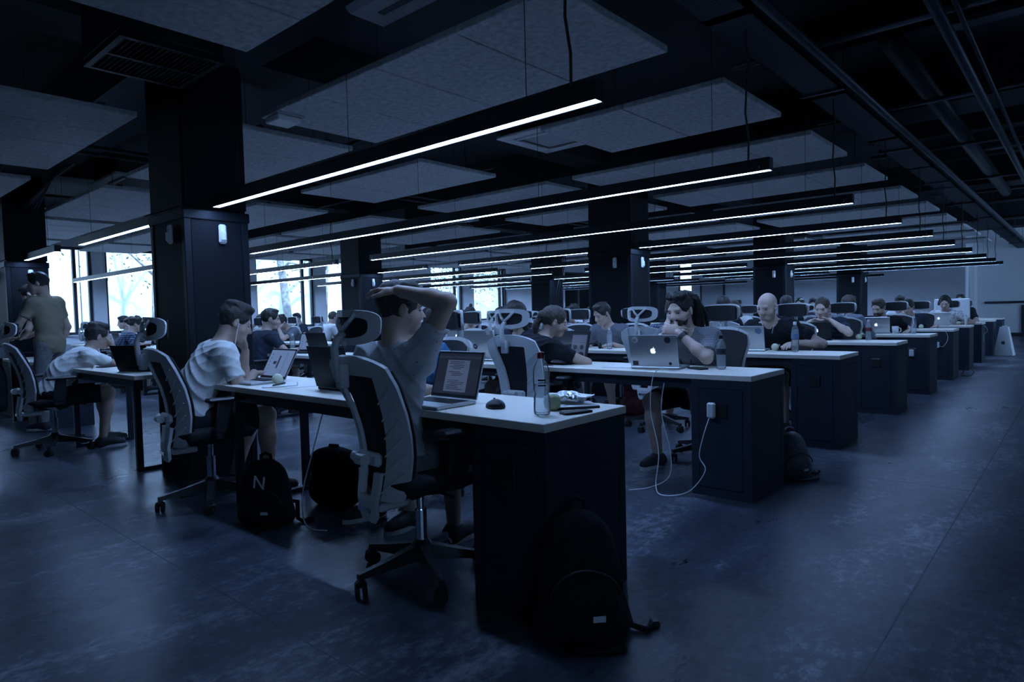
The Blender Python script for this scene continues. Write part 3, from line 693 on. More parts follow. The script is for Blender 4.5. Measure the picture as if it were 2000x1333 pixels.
    F = [(j*9+i, j*9+i+1, (j+1)*9+i+1, (j+1)*9+i) for j in range(14) for i in range(8)]
    V, F = solidify(V, F, .004); obj('back_mesh', MB().add(V, F), 'mesh_dark', c)
    # front fabric over the wings
    V = []; F = []
    for j in range(15):
        v = .03+.94*j/14
        for i in range(13):
            u = -.97+1.94*i/12; p = chair_S(u, v); V.append((p[0], p[1]+.026, p[2]))
    F = [(j*13+i, j*13+i+1, (j+1)*13+i+1, (j+1)*13+i) for j in range(14) for i in range(12)]
    V, F = solidify(V, F, .008); obj('front_mesh', MB().add(V, F), 'mesh_dark', c)
    # spine with lumbar knob
    sp = MB(); vr = [-.13, -.115, -.08, -.04, 0, .04, .08, .12, .16, .20]; V = []; F = []; us = [-1, -.85, -.55, -.5, 0, .5, .55, .85, 1]
    for v in vr:
        W_ = chair_S(1, max(v, 0))[0]; hw_ = inner(max(v, 0))*W_+.012; hw_ = hw_ if v >= 0 else float(np.interp(v, [-.13, -.115, -.04, 0], [.040, .055, .064, hw_]))
        y0 = chair_S(0, max(v, 0))[1]-.020+.10*min(v, 0)*0
        for u in us: V.append((u*hw_, y0+.012*u*u+.10*max(0, -v)*.6, .395+.60*v))
    nn = len(us)
    for j_ in range(len(vr)-1):
        for i_ in range(nn-1):
            if 5 <= j_ <= 8 and 2 <= i_ <= 5: continue
            F.append((j_*nn+i_, j_*nn+i_+1, (j_+1)*nn+i_+1, (j_+1)*nn+i_))
    V, F = solidify(V, F, -.020); sp.add(V, F)
    zk = .395+.6*.29; xk = inner(.29)*chair_S(1, .29)[0]
    sp.box(-xk-.008, xk+.008, -.262, -.228, zk-.028, zk+.028, .012).tube([(-.03, -.282, zk), (.03, -.282, zk)], .024, 14).tube([(-xk-.02, -.262, zk), (-xk+.02, -.262, zk)], .022, 14)
    sp.box(-.055, .055, -.235, -.09, .345, .378, .008)
    obj('spine', sp, 'white', c)
    bd = MB()
    for k in range(5): bd.box(-.047+k*.019, -.033+k*.019, -.2800, -.268, .350, .370)
    obj('badge', bd, 'chrome', c)
    # headrest
    def HR(x, z):
        return (x, -.335+.075*(x/.15)**2+.12*(z-1.05)*.3, z)
    ring = MB(); V = []; F = []; n = 36
    for i in range(n):
        t = 2*math.pi*i/n; cx, sx = math.cos(t), math.sin(t); sg = lambda q, e: math.copysign(abs(q)**e, q)
        for sc_, sz in ((1, 1), (.87, .80), (.74, .60)):
            x = sg(cx, .55)*.150*sc_*(1+.06*sx); z = 1.112+sg(sx, .6)*.070*sz
            V.append(HR(x, z))
    for i in range(n):
        j = (i+1) % n
        for k in range(2): F.append((i*3+k, j*3+k, j*3+k+1, i*3+k+1))
    V, F = solidify(V, F, -.016); ring.add(V, F)
    obj('headrest_frame', ring, 'white', c)
    V = []; F = []
    for j in range(7):
        for i in range(13):
            x = (-1+2*i/12)*.122; z = 1.112+(-1+2*j/6)*.048; p = HR(x, z); V.append((p[0], p[1]+.004, p[2]))
    F = [(j*13+i, j*13+i+1, (j+1)*13+i+1, (j+1)*13+i) for j in range(6) for i in range(12)]
    V, F = solidify(V, F, .004); obj('headrest_mesh', MB().add(V, F), 'mesh_dark', c)
    V = []; F = []
    for j in range(7):
        for i in range(13):
            x = (-1+2*i/12)*.132; z = 1.112+(-1+2*j/6)*.060*(1-.12*abs(-1+2*i/12)**3); p = HR(x, z); V.append((p[0], p[1]+.024, p[2]))
    F = [(j*13+i, j*13+i+1, (j+1)*13+i+1, (j+1)*13+i) for j in range(6) for i in range(12)]
    V, F = solidify(V, F, .010); obj('headrest_pad', MB().add(V, F), 'mesh_dark', c)
    stm = MB()
    stm.box(-.024, .024, -.376, -.335, .87, .965, .006)
    stm.tube([(0, -.372, .90), (0, -.382, .98), (0, -.386, 1.03), (0, -.372, 1.07), (0, -.345, 1.09)], .016, 8)
    for s in (-1, 1):
        stm.tube([(0, -.355, 1.095), (s*.035, -.348, 1.125), (s*.07, -.326, 1.168)], .010, 6)
    stm.tube([(-.03, -.35, 1.045), (0, -.365, 1.06), (.03, -.35, 1.045)], .010, 6)
    obj('headrest_stem', stm, 'white', c, True)
    for s in (-1, 1):
        a = obj('armrest', MB().box(s*.285-.042, s*.285+.042, -.10, .16, .665, .692, .010), 'black', c)
        obj('armrest_post', MB().prism([(-.055, .50), (.03, .47), (.05, .665), (-.03, .665)], s*.285-.014, s*.285+.014, 'x').box(min(s*.20, s*.29), max(s*.20, s*.29), -.05, .03, .44, .475, .006), 'black', a)
    return c
CHAIR0 = make_chair(); _chair_used = [False]
def chair(x, y, rz, label, group='office chairs'):
    if not _chair_used[0]:
        _chair_used[0] = True; CHAIR0.location = (x, y, 0); CHAIR0.rotation_euler = (0, 0, R(rz)); CHAIR0['label'] = label; CHAIR0['group'] = group; return CHAIR0
    return dup(CHAIR0, (x, y, 0), R(rz), label, group)

# ------------------------------------------------------------------ signed-distance modelling for bodies and cloth
class SDF:
    def __init__(s, vox): s.vox = vox; s.p = []
    def cap(s, a, b, ra, rb=None, k=.02, cut=None, op='u'):
        s.p.append(('c', np.array(a, float), np.array(b, float), ra, ra if rb is None else rb, k, cut, op)); return s
    def ell(s, c, r, Rm=None, k=.02, cut=None, op='u'):
        s.p.append(('e', np.array(c, float), np.array(r, float), np.eye(3) if Rm is None else Rm, None, k, cut, op)); return s
    def mesh(s, name, noise=0., nscale=30., smooth=True, folds=0.):
        vx = s.vox; lo = []; hi = []
        for q in s.p:
            if q[7] != 'u': continue
            if q[0] == 'c':
                m = max(q[3], q[4]); lo.append(np.minimum(q[1], q[2])-m); hi.append(np.maximum(q[1], q[2])+m)
            else:
                m = max(q[2]); lo.append(q[1]-m); hi.append(q[1]+m)
        lo = np.min(lo, 0)-3*vx; hi = np.max(hi, 0)+3*vx; n = np.ceil((hi-lo)/vx).astype(int)+1
        F = np.full(n, 1.0, np.float32)
        ax = [lo[i]+vx*np.arange(n[i]) for i in range(3)]
        for q in s.p:
            k = q[5]; m = max(q[3], q[4]) if q[0] == 'c' else max(q[2])
            a, b = (np.minimum(q[1], q[2])-m, np.maximum(q[1], q[2])+m) if q[0] == 'c' else (q[1]-m, q[1]+m)
            pad = k+3*vx
            i0 = np.clip(np.floor((a-pad-lo)/vx).astype(int), 0, n-1); i1 = np.clip(np.ceil((b+pad-lo)/vx).astype(int)+1, 1, n)
            if np.any(i1 <= i0): continue
            sl = tuple(slice(i0[i], i1[i]) for i in range(3))
            X, Y, Z = np.meshgrid(ax[0][sl[0]], ax[1][sl[1]], ax[2][sl[2]], indexing='ij')
            if q[0] == 'c':
                ba = q[2]-q[1]; L2 = max(ba@ba, 1e-9); dx, dy, dz = X-q[1][0], Y-q[1][1], Z-q[1][2]
                t = np.clip((dx*ba[0]+dy*ba[1]+dz*ba[2])/L2, 0, 1)
                d = np.sqrt((dx-t*ba[0])**2+(dy-t*ba[1])**2+(dz-t*ba[2])**2)-(q[3]+t*(q[4]-q[3]))
            else:
                Rm = q[3]; dx, dy, dz = X-q[1][0], Y-q[1][1], Z-q[1][2]
                lx = dx*Rm[0, 0]+dy*Rm[1, 0]+dz*Rm[2, 0]; ly = dx*Rm[0, 1]+dy*Rm[1, 1]+dz*Rm[2, 1]; lz = dx*Rm[0, 2]+dy*Rm[1, 2]+dz*Rm[2, 2]
                r = q[2]; k0 = np.sqrt((lx/r[0])**2+(ly/r[1])**2+(lz/r[2])**2); k1 = np.sqrt((lx/r[0]**2)**2+(ly/r[1]**2)**2+(lz/r[2]**2)**2)
                d = np.where(k1 > 1e-6, k0*(k0-1)/np.maximum(k1, 1e-6), -min(r))
            if q[6] is not None:
                for (pt, nn) in q[6]: d = np.maximum(d, (X-pt[0])*nn[0]+(Y-pt[1])*nn[1]+(Z-pt[2])*nn[2])
            f = F[sl]
            if q[7] == 'u':
                h = np.maximum(k-np.abs(f-d), 0)/max(k, 1e-6); F[sl] = np.minimum(f, d)-h*h*k*.25
            else:
                d = -d; h = np.maximum(k-np.abs(f-d), 0)/max(k, 1e-6); F[sl] = np.maximum(f, d)+h*h*k*.25
        if noise:
            X, Y, Z = np.meshgrid(*ax, indexing='ij', sparse=True); w = nscale
            F = F+(noise*(np.sin(w*X+.7*w*Z+2*np.sin(.5*w*Y))*np.sin(.8*w*Y-.6*w*Z+1.3)+.5*np.sin(1.9*w*Z+1.1*w*X)*np.sin(1.7*w*Y+.4))).astype(np.float32)
        if folds:
            X, Y, Z = np.meshgrid(*ax, indexing='ij', sparse=True)
            a1 = np.abs(np.sin(34*Z+19*X+12*Y+2.0*np.sin(9*X+11*Y)+1.2*np.sin(17*Y)))**.55; a2 = np.abs(np.sin(25*X-38*Z+1.8*np.sin(13*Y+8*Z)))**.55
            msk = .5+.5*np.sin(9*X+3)*np.sin(8*Y+1.5)*np.sin(7*Z)
            F = F+(folds*((a1-.6)*msk+(a2-.6)*(1-msk))).astype(np.float32)
        return snets(F, lo, vx, name, smooth)
_CO = np.array([(0,0,0),(1,0,0),(0,1,0),(1,1,0),(0,0,1),(1,0,1),(0,1,1),(1,1,1)])
_ED = [(0,1),(2,3),(4,5),(6,7),(0,2),(1,3),(4,6),(5,7),(0,4),(1,5),(2,6),(3,7)]
def snets(F, lo, vx, name, smooth=True):
    S = F < 0; n = np.array(F.shape)
    cnt = np.zeros(n-1, np.int8)
    for o in _CO: cnt += S[o[0]:n[0]-1+o[0], o[1]:n[1]-1+o[1], o[2]:n[2]-1+o[2]]
    A = np.argwhere((cnt > 0) & (cnt < 8)); ids = np.full(n-1, -1, np.int32); ids[A[:, 0], A[:, 1], A[:, 2]] = np.arange(len(A))
    fv = [F[A[:, 0]+o[0], A[:, 1]+o[1], A[:, 2]+o[2]] for o in _CO]
    pos = np.zeros((len(A), 3)); c = np.zeros(len(A))
    for a, b in _ED:
        m = (fv[a] < 0) != (fv[b] < 0); t = np.where(m, fv[a]/np.where(m, fv[a]-fv[b], 1), 0)
        pos += m[:, None]*(_CO[a]+t[:, None]*(_CO[b]-_CO[a])); c += m
    V = lo+vx*(A+pos/c[:, None])
    Q = []
    for axx in range(3):
        b_, c_ = (axx+1) % 3, (axx+2) % 3
        s0 = [slice(None)]*3; s1 = [slice(None)]*3; s0[axx] = slice(0, -1); s1[axx] = slice(1, None)
        D = S[tuple(s0)] != S[tuple(s1)]; E = np.argwhere(D)
        E = E[(E[:, b_] > 0) & (E[:, c_] > 0) & (E[:, b_] < n[b_]-1) & (E[:, c_] < n[c_]-1)]
        def cell(db, dc):
            e = E.copy(); e[:, b_] += db; e[:, c_] += dc; return ids[e[:, 0], e[:, 1], e[:, 2]]
        q = np.stack([cell(-1, -1), cell(0, -1), cell(0, 0), cell(-1, 0)], 1)
        ins = S[E[:, 0], E[:, 1], E[:, 2]]; q[~ins] = q[~ins][:, ::-1]
        Q.append(q)
    Q = np.concatenate(Q); Q = Q[(Q >= 0).all(1)]
    me = bpy.data.meshes.new(name); me.vertices.add(len(V)); me.vertices.foreach_set('co', V.astype(np.float32).ravel())
    me.loops.add(len(Q)*4); me.loops.foreach_set('vertex_index', Q.astype(np.int32).ravel())
    me.polygons.add(len(Q)); me.polygons.foreach_set('loop_start', np.arange(0, len(Q)*4, 4, dtype=np.int32))
    me.update(calc_edges=True); me.validate()
    if smooth: me.polygons.foreach_set('use_smooth', np.ones(len(me.polygons), bool))
    me.update(); return me

def nrm(v): v = np.array(v, float); return v/max(np.linalg.norm(v), 1e-9)
def ik(S, T, a, b, pole):
    S = np.array(S, float); T = np.array(T, float); d = T-S; L = np.linalg.norm(d)
    if L > (a+b)*.995: T = S+d/L*(a+b)*.995; d = T-S; L = np.linalg.norm(d)
    u = d/L; x = (a*a-b*b+L*L)/(2*L); h = math.sqrt(max(a*a-x*x, 0)); p = np.array(pole, float); p = p-u*(p@u); p = nrm(p)
    return S+u*x+p*h, T
def rotm(yaw, pitch, roll):
    """columns right, forward, up; yaw>0 turns left, pitch>0 looks down, roll>0 tilts to the right"""
    y, p, r = R(yaw), R(pitch), R(roll)
    Rz = np.array([[math.cos(y), -math.sin(y), 0], [math.sin(y), math.cos(y), 0], [0, 0, 1]])
    Rx = np.array([[1, 0, 0], [0, math.cos(p), math.sin(p)], [0, -math.sin(p), math.cos(p)]])
    Ry = np.array([[math.cos(r), 0, math.sin(r)], [0, 1, 0], [-math.sin(r), 0, math.cos(r)]])
    return Rz @ Rx @ Ry
def frame_from(up, fwd):
    z = nrm(up); x = nrm(np.cross(fwd, z)); y = np.cross(z, x); return np.stack([x, y, z], 1)

def add_hand(b, Wr, fd, pn, side, curl=.5, spread=.012, k=.006):
    fd = nrm(fd); pn = np.array(pn, float); pn = nrm(pn-fd*(pn@fd))
    t = np.cross(fd, pn)*side
    Wr = np.array(Wr, float)
    Rm = np.stack([t, fd, pn], 1)
    b.ell(Wr+fd*.055, (.042, .054, .0165), Rm, .012)
    b.ell(Wr+fd*.045+t*.024+pn*.006, (.018, .032, .015), Rm, .012)
    for i, (off, ln) in enumerate(((.030, .072), (.010, .080), (-.010, .075), (-.029, .060))):
        p = Wr+fd*(.098-.006*abs(i-1.2))+t*off; d = nrm(fd+t*off*spread*40); a = 0
        for j, fr in enumerate((.45, .31, .24)):
            a = curl*(.75 if j == 0 else 1.0); d = nrm(d*math.cos(a)+pn*math.sin(a)); pn2 = pn
            q = p+d*ln*fr; b.cap(p, q, .0088-.0007*j, .0083-.0008*j, k if j else .008); p = q
    p = Wr+fd*.028+t*.032+pn*.004; d = nrm(fd*.65+t*.62+pn*(.2+.3*curl))
    q = p+d*.040; b.cap(p, q, .0125, .0105, .010); d = nrm(d+fd*.5+pn*.35*curl); b.cap(q, q+d*.030, .0100, .0082, k)

def person(label, loc, rz, vox=.0075, lean=18, bend=14, side=0, twist=0, hd=(0, 18, 0), neckf=0,
           aR=None, aL=None, feet=None, shirt='tee_black', sleeve=.62, bottom='shorts', bmat='shorts', hair='short', hmat='hair',
           skin='skin', beard=None, stand=False, scale=1.0, seat=.545, shoe='shoe', wr=.0042, extras=(), face=False, knee_h=None, group='people working at the desks', lowerdrop=True):
    P0 = thing('person', label, 'person', loc, R(rz), group); P0.scale = (scale,)*3
    H = np.array((0, 0, .95 if stand else seat), float)
    def dr(a, s=0): return nrm((math.sin(R(s)), math.sin(R(a)), math.cos(R(a))))
    d1 = dr(lean*.75, side*.6); d2 = dr(lean+bend, side); mid = H+.235*d1; N = mid+.275*d2
    tw = R(twist); rt = nrm((math.cos(tw), math.sin(tw), -.0)); rt = nrm(rt-d2*(rt@d2))
    SR = N-.045*d2+.172*rt; SL = N-.045*d2-.172*rt
    fwd2 = nrm(np.cross(d2, rt))
    RH = rotm(*hd); HC = N+.052*nrm(d2+fwd2*.15)+RH @ np.array((0, .018+neckf, .125))
    fr1 = frame_from(d1, (0, 1, 0)); fr2 = frame_from(d2, fwd2)
    hp = [np.array((.088, .0, 0))+H, np.array((-.088, .0, 0))+H]
    if feet is None: feet = ((.15, .40, .0, 8), (-.15, .36, .0, -8))
    TH, SHN = .430, .425
    # arms
    def arm(S, a, s):
        if a is None: a = dict(w=(s*.16, .36, .79), pole=(s*.8, -.2, -.9), fd=(-s*.25, 1, -.05), pn=(0, 0, -1), curl=.3)
        E, Wp = ik(S, a['w'], .285, .255, a.get('pole', (s, -.3, -.6))); return E, Wp, a
    arms = [arm(SR, aR, 1), arm(SL, aL, -1)]
    b = SDF(vox)
    # torso
    b.ell(H+.02*d1, (.158, .118, .115), fr1, .05); b.ell(mid-.02*d1, (.142, .104, .15), fr1, .05)
    b.ell(N-.145*d2+fwd2*.004, (.158, .108, .165), fr2, .05); b.cap(SL, SR, .052, None, .05)
    b.cap(N-.01*d2, SR+.012*d2, .046, .046, .05).cap(N-.01*d2, SL+.012*d2, .046, .046, .05)
    nk0 = N-.03*d2; nk1 = HC+RH @ np.array((0, -.028, -.055)); b.cap(nk0, nk1, .056, .053, .03)
    # head
    def hl(p): return HC+RH @ np.array(p, float)
    b.ell(hl((0, -.012, .030)), (.074, .096, .090), RH, .02); b.ell(hl((0, .026, -.034)), (.056, .068, .074), RH, .03)
    b.cap(hl((-.022, .062, -.088)), hl((.022, .062, -.088)), .020, None, .025)
    b.cap(hl((-.036, .076, .024)), hl((.036, .076, .024)), .011, None, .014)
    b.cap(hl((-.044, .048, -.034)), hl((-.03, .064, -.030)), .018, .014, .03).cap(hl((.044, .048, -.034)), hl((.03, .064, -.030)), .018, .014, .03)
    for s in (-1, 1): b.ell(hl((s*.032, .098, .003)), (.020, .016, .012), RH, .012, op='s')
    b.cap(hl((0, .086, .010)), hl((0, .107, -.030)), .0085, .0125, .010)
    b.cap(hl((-.012, .094, -.034)), hl((.012, .094, -.034)), .0085, None, .008)
    b.cap(hl((-.018, .086, -.060)), hl((.018, .086, -.060)), .0085, None, .006); b.cap(hl((-.014, .085, -.073)), hl((.014, .085, -.073)), .0085, None, .006)
    for s in (-1, 1):
        Re = RH @ rotm(s*-22, 8, 0); b.ell(hl((s*.078, -.010, -.002)), (.009, .019, .032), Re, .008)
        if vox < .009: b.ell(hl((s*.088, -.004, .002)), (.006, .010, .018), Re, .004, op='s')
    # arms
    for (E, Wp, a), S, s in zip(arms, (SR, SL), (1, -1)):
        b.cap(S, E, .050, .037, .03); b.cap(E, E+(Wp-E)*.35, .037, .039, .02); b.cap(E+(Wp-E)*.3, Wp, .039, .025, .02)
        add_hand(b, Wp, a.get('fd', Wp-E), a.get('pn', (0, 0, -1)), s, a.get('curl', .4), a.get('spread', .012))
    # legs
    legs = []
    for hpj, ft, s in zip(hp, feet, (1, -1)):
        A = np.array((ft[0], ft[1], .085+ft[2])); K, A = ik(hpj, A, TH, SHN, (ft[0]*.6, 1.0, .8) if not stand else (0, 1, 0)); legs.append((hpj, K, A, ft))
        b.cap(hpj, K, .080, .055, .04); b.cap(K, K+(A-K)*.35, .054, .053, .03); b.cap(K+(A-K)*.3, A, .053, .034, .03)
        fd = np.array((math.sin(R(ft[3])), math.cos(R(ft[3])), 0)); b.cap(A+np.array((0, 0, -.04)), A+fd*.13+np.array((0, 0, -.05)), .036, .028, .03)
    body = b.mesh('body'); obj('body', body, skin, P0)
    # hair
    if hair != 'bald':
        h = SDF(min(vox, .008) if vox < .009 else vox*.85)
        def hlines(z0, y0, z1, y1):
            sl = (z0-z1)/(y0-y1); n_ = nrm((0, sl, -1)); pt = np.array((0, y0, z0)); return [(HC+RH @ pt, RH @ n_)]
        cut = hlines(-.020, .060, -.082, -.060)
        def facecut(top=.072): h.ell(hl((0, .112, -.030)), (.074, .074, .030+top), RH, .010, op='s'); [h.ell(hl((q*.084, .012, -.030)), (.022, .024, .050), RH, .008, op='s') for q in (-1, 1)]
        if hair in ('short', 'quiff', 'dread', 'bun', 'pony', 'curly'):
            h.ell(hl((0, -.016, .036)), (.0820, .1020, .0960), RH, .01, cut)
            if hair in ('bun', 'pony'): facecut(.094)
            else: facecut(.086)
        if hair == 'buzz': h.ell(hl((0, -.013, .032)), (.0780, .1000, .0940), RH, .01, cut); facecut(.092)
        if hair == 'quiff':
            h.ell(hl((0, .045, .105)), (.062, .045, .030), RH, .02); h.ell(hl((0, -.02, .115)), (.065, .075, .032), RH, .02)
        if hair == 'short': h.ell(hl((0, .030, .105)), (.060, .050, .024), RH, .02)
        if hair == 'curly':
            rn = random.Random(int(abs(loc[0]*97+loc[1]*31)*10))
            for i in range(26):
                a = rn.uniform(0, 6.28); e = rn.uniform(.1, 1.4); h.ell(hl((.078*math.cos(a)*math.cos(e), -.018+.098*math.sin(a)*math.cos(e), .045+.088*math.sin(e))), (.022,)*3, RH, .012)
        if hair in ('long', 'pony2'):
            h.ell(hl((0, -.016, .038)), (.086, .104, .097), RH, .01, cut); facecut(.092)
            for s in (-1, 1): h.cap(hl((s*.070, -.005, .03)), hl((s*.075, -.02, -.13)), .030, .026, .03)
            h.cap(hl((0, -.085, .02)), hl((0, -.075, -.20)), .060, .040, .04)
        if hair == 'pony':
            h.ell(hl((0, -.105, .035)), (.030, .028, .030), RH, .012); h.cap(hl((0, -.12, .03)), hl((0, -.135, -.07)), .026, .028, .015); h.cap(hl((0, -.135, -.07)), hl((0, -.11, -.18)), .028, .010, .015)
        if hair == 'bun': h.ell(hl((0, -.075, .135)), (.026, .026, .024), RH, .006)
        if hair == 'dread':
            rn = random.Random(5)
            for i in range(44):
                a = rn.uniform(-2.9, -.25) if i % 4 else rn.uniform(-3.5, .4); e = rn.uniform(.0, 1.2)
                p0 = np.array((.080*math.cos(a)*math.cos(e), -.018+.10*math.sin(a)*math.cos(e), .042+.090*math.sin(e)))
                q = p0*1.0+np.array((rn.uniform(-.01, .01), -.05-rn.uniform(0, .03), -.02)); r2 = q+np.array((rn.uniform(-.03, .03), -.03-rn.uniform(0, .03), -.10-rn.uniform(0, .05))); r3 = r2+np.array((rn.uniform(-.02, .02), -.005, -.09-rn.uniform(0, .07)))
                h.cap(hl(p0), hl(q), .0125, .0115, .004); h.cap(hl(q), hl(r2), .0115, .010, .004); h.cap(hl(r2), hl(r3), .010, .008, .004)
            for i in range(16): a = rn.uniform(0, 3.1); h.ell(hl((.066*math.cos(a), .01+.06*math.sin(a), .10+rn.uniform(0, .025))), (.017,)*3, RH, .006)
        if face:
            for s in (-1, 1): h.cap(hl((s*.016, .088, .021)), hl((s*.046, .077, .023)), .0048, .0035, .002)
        if h.p: obj('hair', h.mesh('hair', .0032 if hair not in ('buzz', 'dread') else .0006, 52.+7*(len(label) % 5)), 'hair' if hmat is None else hmat, P0)
    if beard:
        q = SDF(min(vox, .008)); ct = [(hl((0, .0, -.020)), RH @ nrm((0, .15, 1)))]
        q.ell(hl((0, .028, -.040)), (.0600, .0725, .0790), RH, .01, ct); q.cap(hl((-.022, .064, -.090)), hl((.022, .064, -.090)), .0225, None, .02)
        q.cap(hl((-.022, .088, -.050)), hl((.022, .088, -.050)), .0060, None, .006); q.ell(hl((0, .098, -.066)), (.018, .014, .0075), RH, .003, op='s'); q.ell(hl((0, .10, -.018)), (.034, .05, .022), RH, .01, op='s'); [q.ell(hl((z_*.044, .078, -.006)), (.027, .045, .036), RH, .01, op='s') for z_ in (-1, 1)]
        obj('beard', q.mesh('beard', .001, 140.), beard, P0)
    if face:
        e = MB()
        for s in (-1, 1):
            m_ = MB().sphere((0, 0, 0), (.0125, .0070, .0042), 10, 6); c_ = hl((s*.032, .0790, .001))
            M4 = Matrix([list(RH[0])+[c_[0]], list(RH[1])+[c_[1]], list(RH[2])+[c_[2]], [0, 0, 0, 1]]); m_.xf(M4); e.add(m_.v, m_.f)
        obj('eyes', e, 'eye', P0, True)
    # shirt
    t = SDF(vox)
    g = .013
    hem = [(H-.105*d1 if not stand else H-.10*d1, -d1)]
    t.ell(H+.02*d1, (.162+g, .124+g, .150+g), fr1, .05, hem); t.ell(mid-.02*d1, (.146+g, .108+g, .15), fr1, .05)
    t.ell(N-.145*d2+fwd2*.004, (.160+g, .110+g, .165+g), fr2, .05); t.cap(SL, SR, .052+g*.8, None, .07)
    t.cap(N-.03*d2, SR+.010*d2, .044+g*.5, .046+g*.6, .04).cap(N-.03*d2, SL+.010*d2, .044+g*.5, .046+g*.6, .04)
    for (E, Wp, a), S in zip(arms, (SR, SL)):
        if sleeve <= 1:
            e = S+(E-S)*sleeve; t.cap(S, S+(E-S)*(sleeve+.12), .056+g*.4, .047+g*.8, .055, [(e, nrm(E-S))])
        else:
            t.cap(S, E, .058+g*.4, .043+g*.5, .03); e = E+(Wp-E)*(sleeve-1); t.cap(E, E+(Wp-E)*(sleeve-1+.08), .044+g*.5, .036+g*.4, .02, [(e, nrm(Wp-E))])
    t.ell(nk0+.055*d2+fwd2*.008, (.066, .066, .050), fr2, .006, op='s')
    obj('shirt', t.mesh('shirt', wr*.5 if vox < .012 else 0, 30., folds=.0125 if vox < .008 else .006 if vox < .012 else 0), shirt, P0)
    # trousers / shorts
    if lowerdrop:
        q = SDF(vox); q.ell(H+.005*d1, (.166, .128, .118), fr1, .04)
        for hpj, K, A, ft in legs:
            if bottom == 'shorts':
                e = hpj+(K-hpj)*.86; q.cap(hpj, K, .092, .078, .03, [(e, nrm(K-hpj))])
            else:
                e = A+np.array((0, 0, .0)); q.cap(hpj, K, .090, .066, .03).cap(K, A, .065, .050, .03, [(e, nrm(A-K))])
        obj('shorts' if bottom == 'shorts' else 'trousers', q.mesh('trousers', wr*.7 if vox < .012 else 0, 28.), bmat, P0)
        for hpj, K, A, ft in legs:
            fd = np.array((math.sin(R(ft[3])), math.cos(R(ft[3])), 0)); w = SDF(max(vox*.85, .007)); up = np.array((0, 0, 1.))
            fl_ = A-up*.085
            w.cap(A-up*.005, A-up*.04-fd*.02, .043, .044, .02, [(A+up*.012, up)]); w.cap(fl_-fd*.03+up*.042, fl_+fd*.15+up*.036, .043, .034, .03, [(fl_+up*.012, -up)]); w.ell(fl_+fd*.06+up*.052, (.036, .075, .036), np.stack([np.cross(fd, up), fd, up], 1), .03)
            sh = obj('shoe', w.mesh('shoe'), shoe, P0)
            sl = MB(); n = 18; out = []
            for i in range(n):
                a = 2*math.pi*i/n; yy = .06+.135*math.cos(a); ww = (.044 if math.cos(a) > 0 else .038)*math.sin(a); pt = fl_+fd*yy+np.cross(fd, up)*ww; out.append((pt[0], pt[1]))
            sl.prism(out[::-1], fl_[2]+.0, fl_[2]+.024, 'z'); obj('sole', sl, 'sole' if shoe != 'black' else 'rubber', sh)
    info = dict(root=P0, HC=HC, RH=RH, hl=hl, arms=arms, N=N, d2=d2, fwd=fwd2, SR=SR, SL=SL, H=H, mid=mid)
    for x in extras: x(info)
    return info
# wearables
def _hm(info, p): q = info['hl'](p); return (q[0], q[1], q[2])
def earbuds(info):
    P = info['root']
    for s in (-1, 1):
        o = obj('earbud', MB().sphere(_hm(info, (s*.084, .006, -.006)), .009, 8, 6).tube([_hm(info, (s*.084, .006, -.008)), _hm(info, (s*.083, .010, -.035))], .0045, 6), 'white', P, True)
    pts = []
    c = info['N']+info['fwd']*.115-info['d2']*.14
    for s in (1, -1):
        a = np.array(_hm(info, (s*.083, .010, -.035))); m = a*.45+c*.55+info['fwd']*.02; obj('earphone_wire', MB().tube([a, a*.8+c*.2+np.array((0, 0, -.03)), m, c], .0028, 5), 'cable_w', P, True)
    e = c-info['d2']*.16+info['fwd']*-.01; obj('earphone_wire', MB().tube([c, c*.5+e*.5+info['fwd']*.015, e], .0028, 5), 'cable_w', P, True)
def headphones(info):
    P = info['root']; pts = []
    for i in range(13):
        a = math.pi*i/12; pts.append(_hm(info, (.094*math.cos(a), -.010, .0+.142*math.sin(a))))
    h = obj('headphones', MB().tube(pts, .009, 8), 'black', P, True)
    for s in (-1, 1): obj('ear_cup', MB().tube([_hm(info, (s*.076, -.008, -.004)), _hm(info, (s*.108, -.008, -.004))], [.040, .034], 14), 'black', h)
def sunglasses_on_head(info):
    g = MB()
    for s in (-1, 1): m = MB().sphere((0, 0, 0), (.030, .010, .017), 12, 6); c = info['hl']((s*.034, .068, .102)); RH = info['RH']; m.xf(Matrix([list(RH[0])+[c[0]], list(RH[1])+[c[1]], list(RH[2])+[c[2]], [0,0,0,1]])); g.add(m.v, m.f)
    g.tube([_hm(info, (-.082, -.01, .07)), _hm(info, (-.066, .058, .104)), _hm(info, (.066, .058, .104)), _hm(info, (.082, -.01, .07))], .004, 6)
    obj('sunglasses', g, 'chrome', info['root'], True)
def watch(sidx, m='black', t=.86):
    def f(info):
        E, Wp, a = info['arms'][sidx]; p = E+(Wp-E)*t; d = nrm(Wp-E); o = obj('watch' if m == 'black' else 'wristband', MB().tube([p-d*.014, p+d*.014], [.0335, .0315], 16), m, info['root'], False)
    return f
def lanyard(info):
    P = info['root']; N = info['N']; f = info['fwd']; d = info['d2']; r = nrm(np.cross(f, d)); e = N+f*.13-d*.30
    for s in (-1, 1): obj('lanyard', MB().tube([N+r*s*.06-f*.03+d*.02, N+r*s*.065+f*.08-d*.05, N+r*s*.035+f*.128-d*.16, e], .005, 5), 'cable_b', P)
    obj('badge_clip', MB().tube([e, e-d*.05+f*.004], .010, 6), 'white', P)
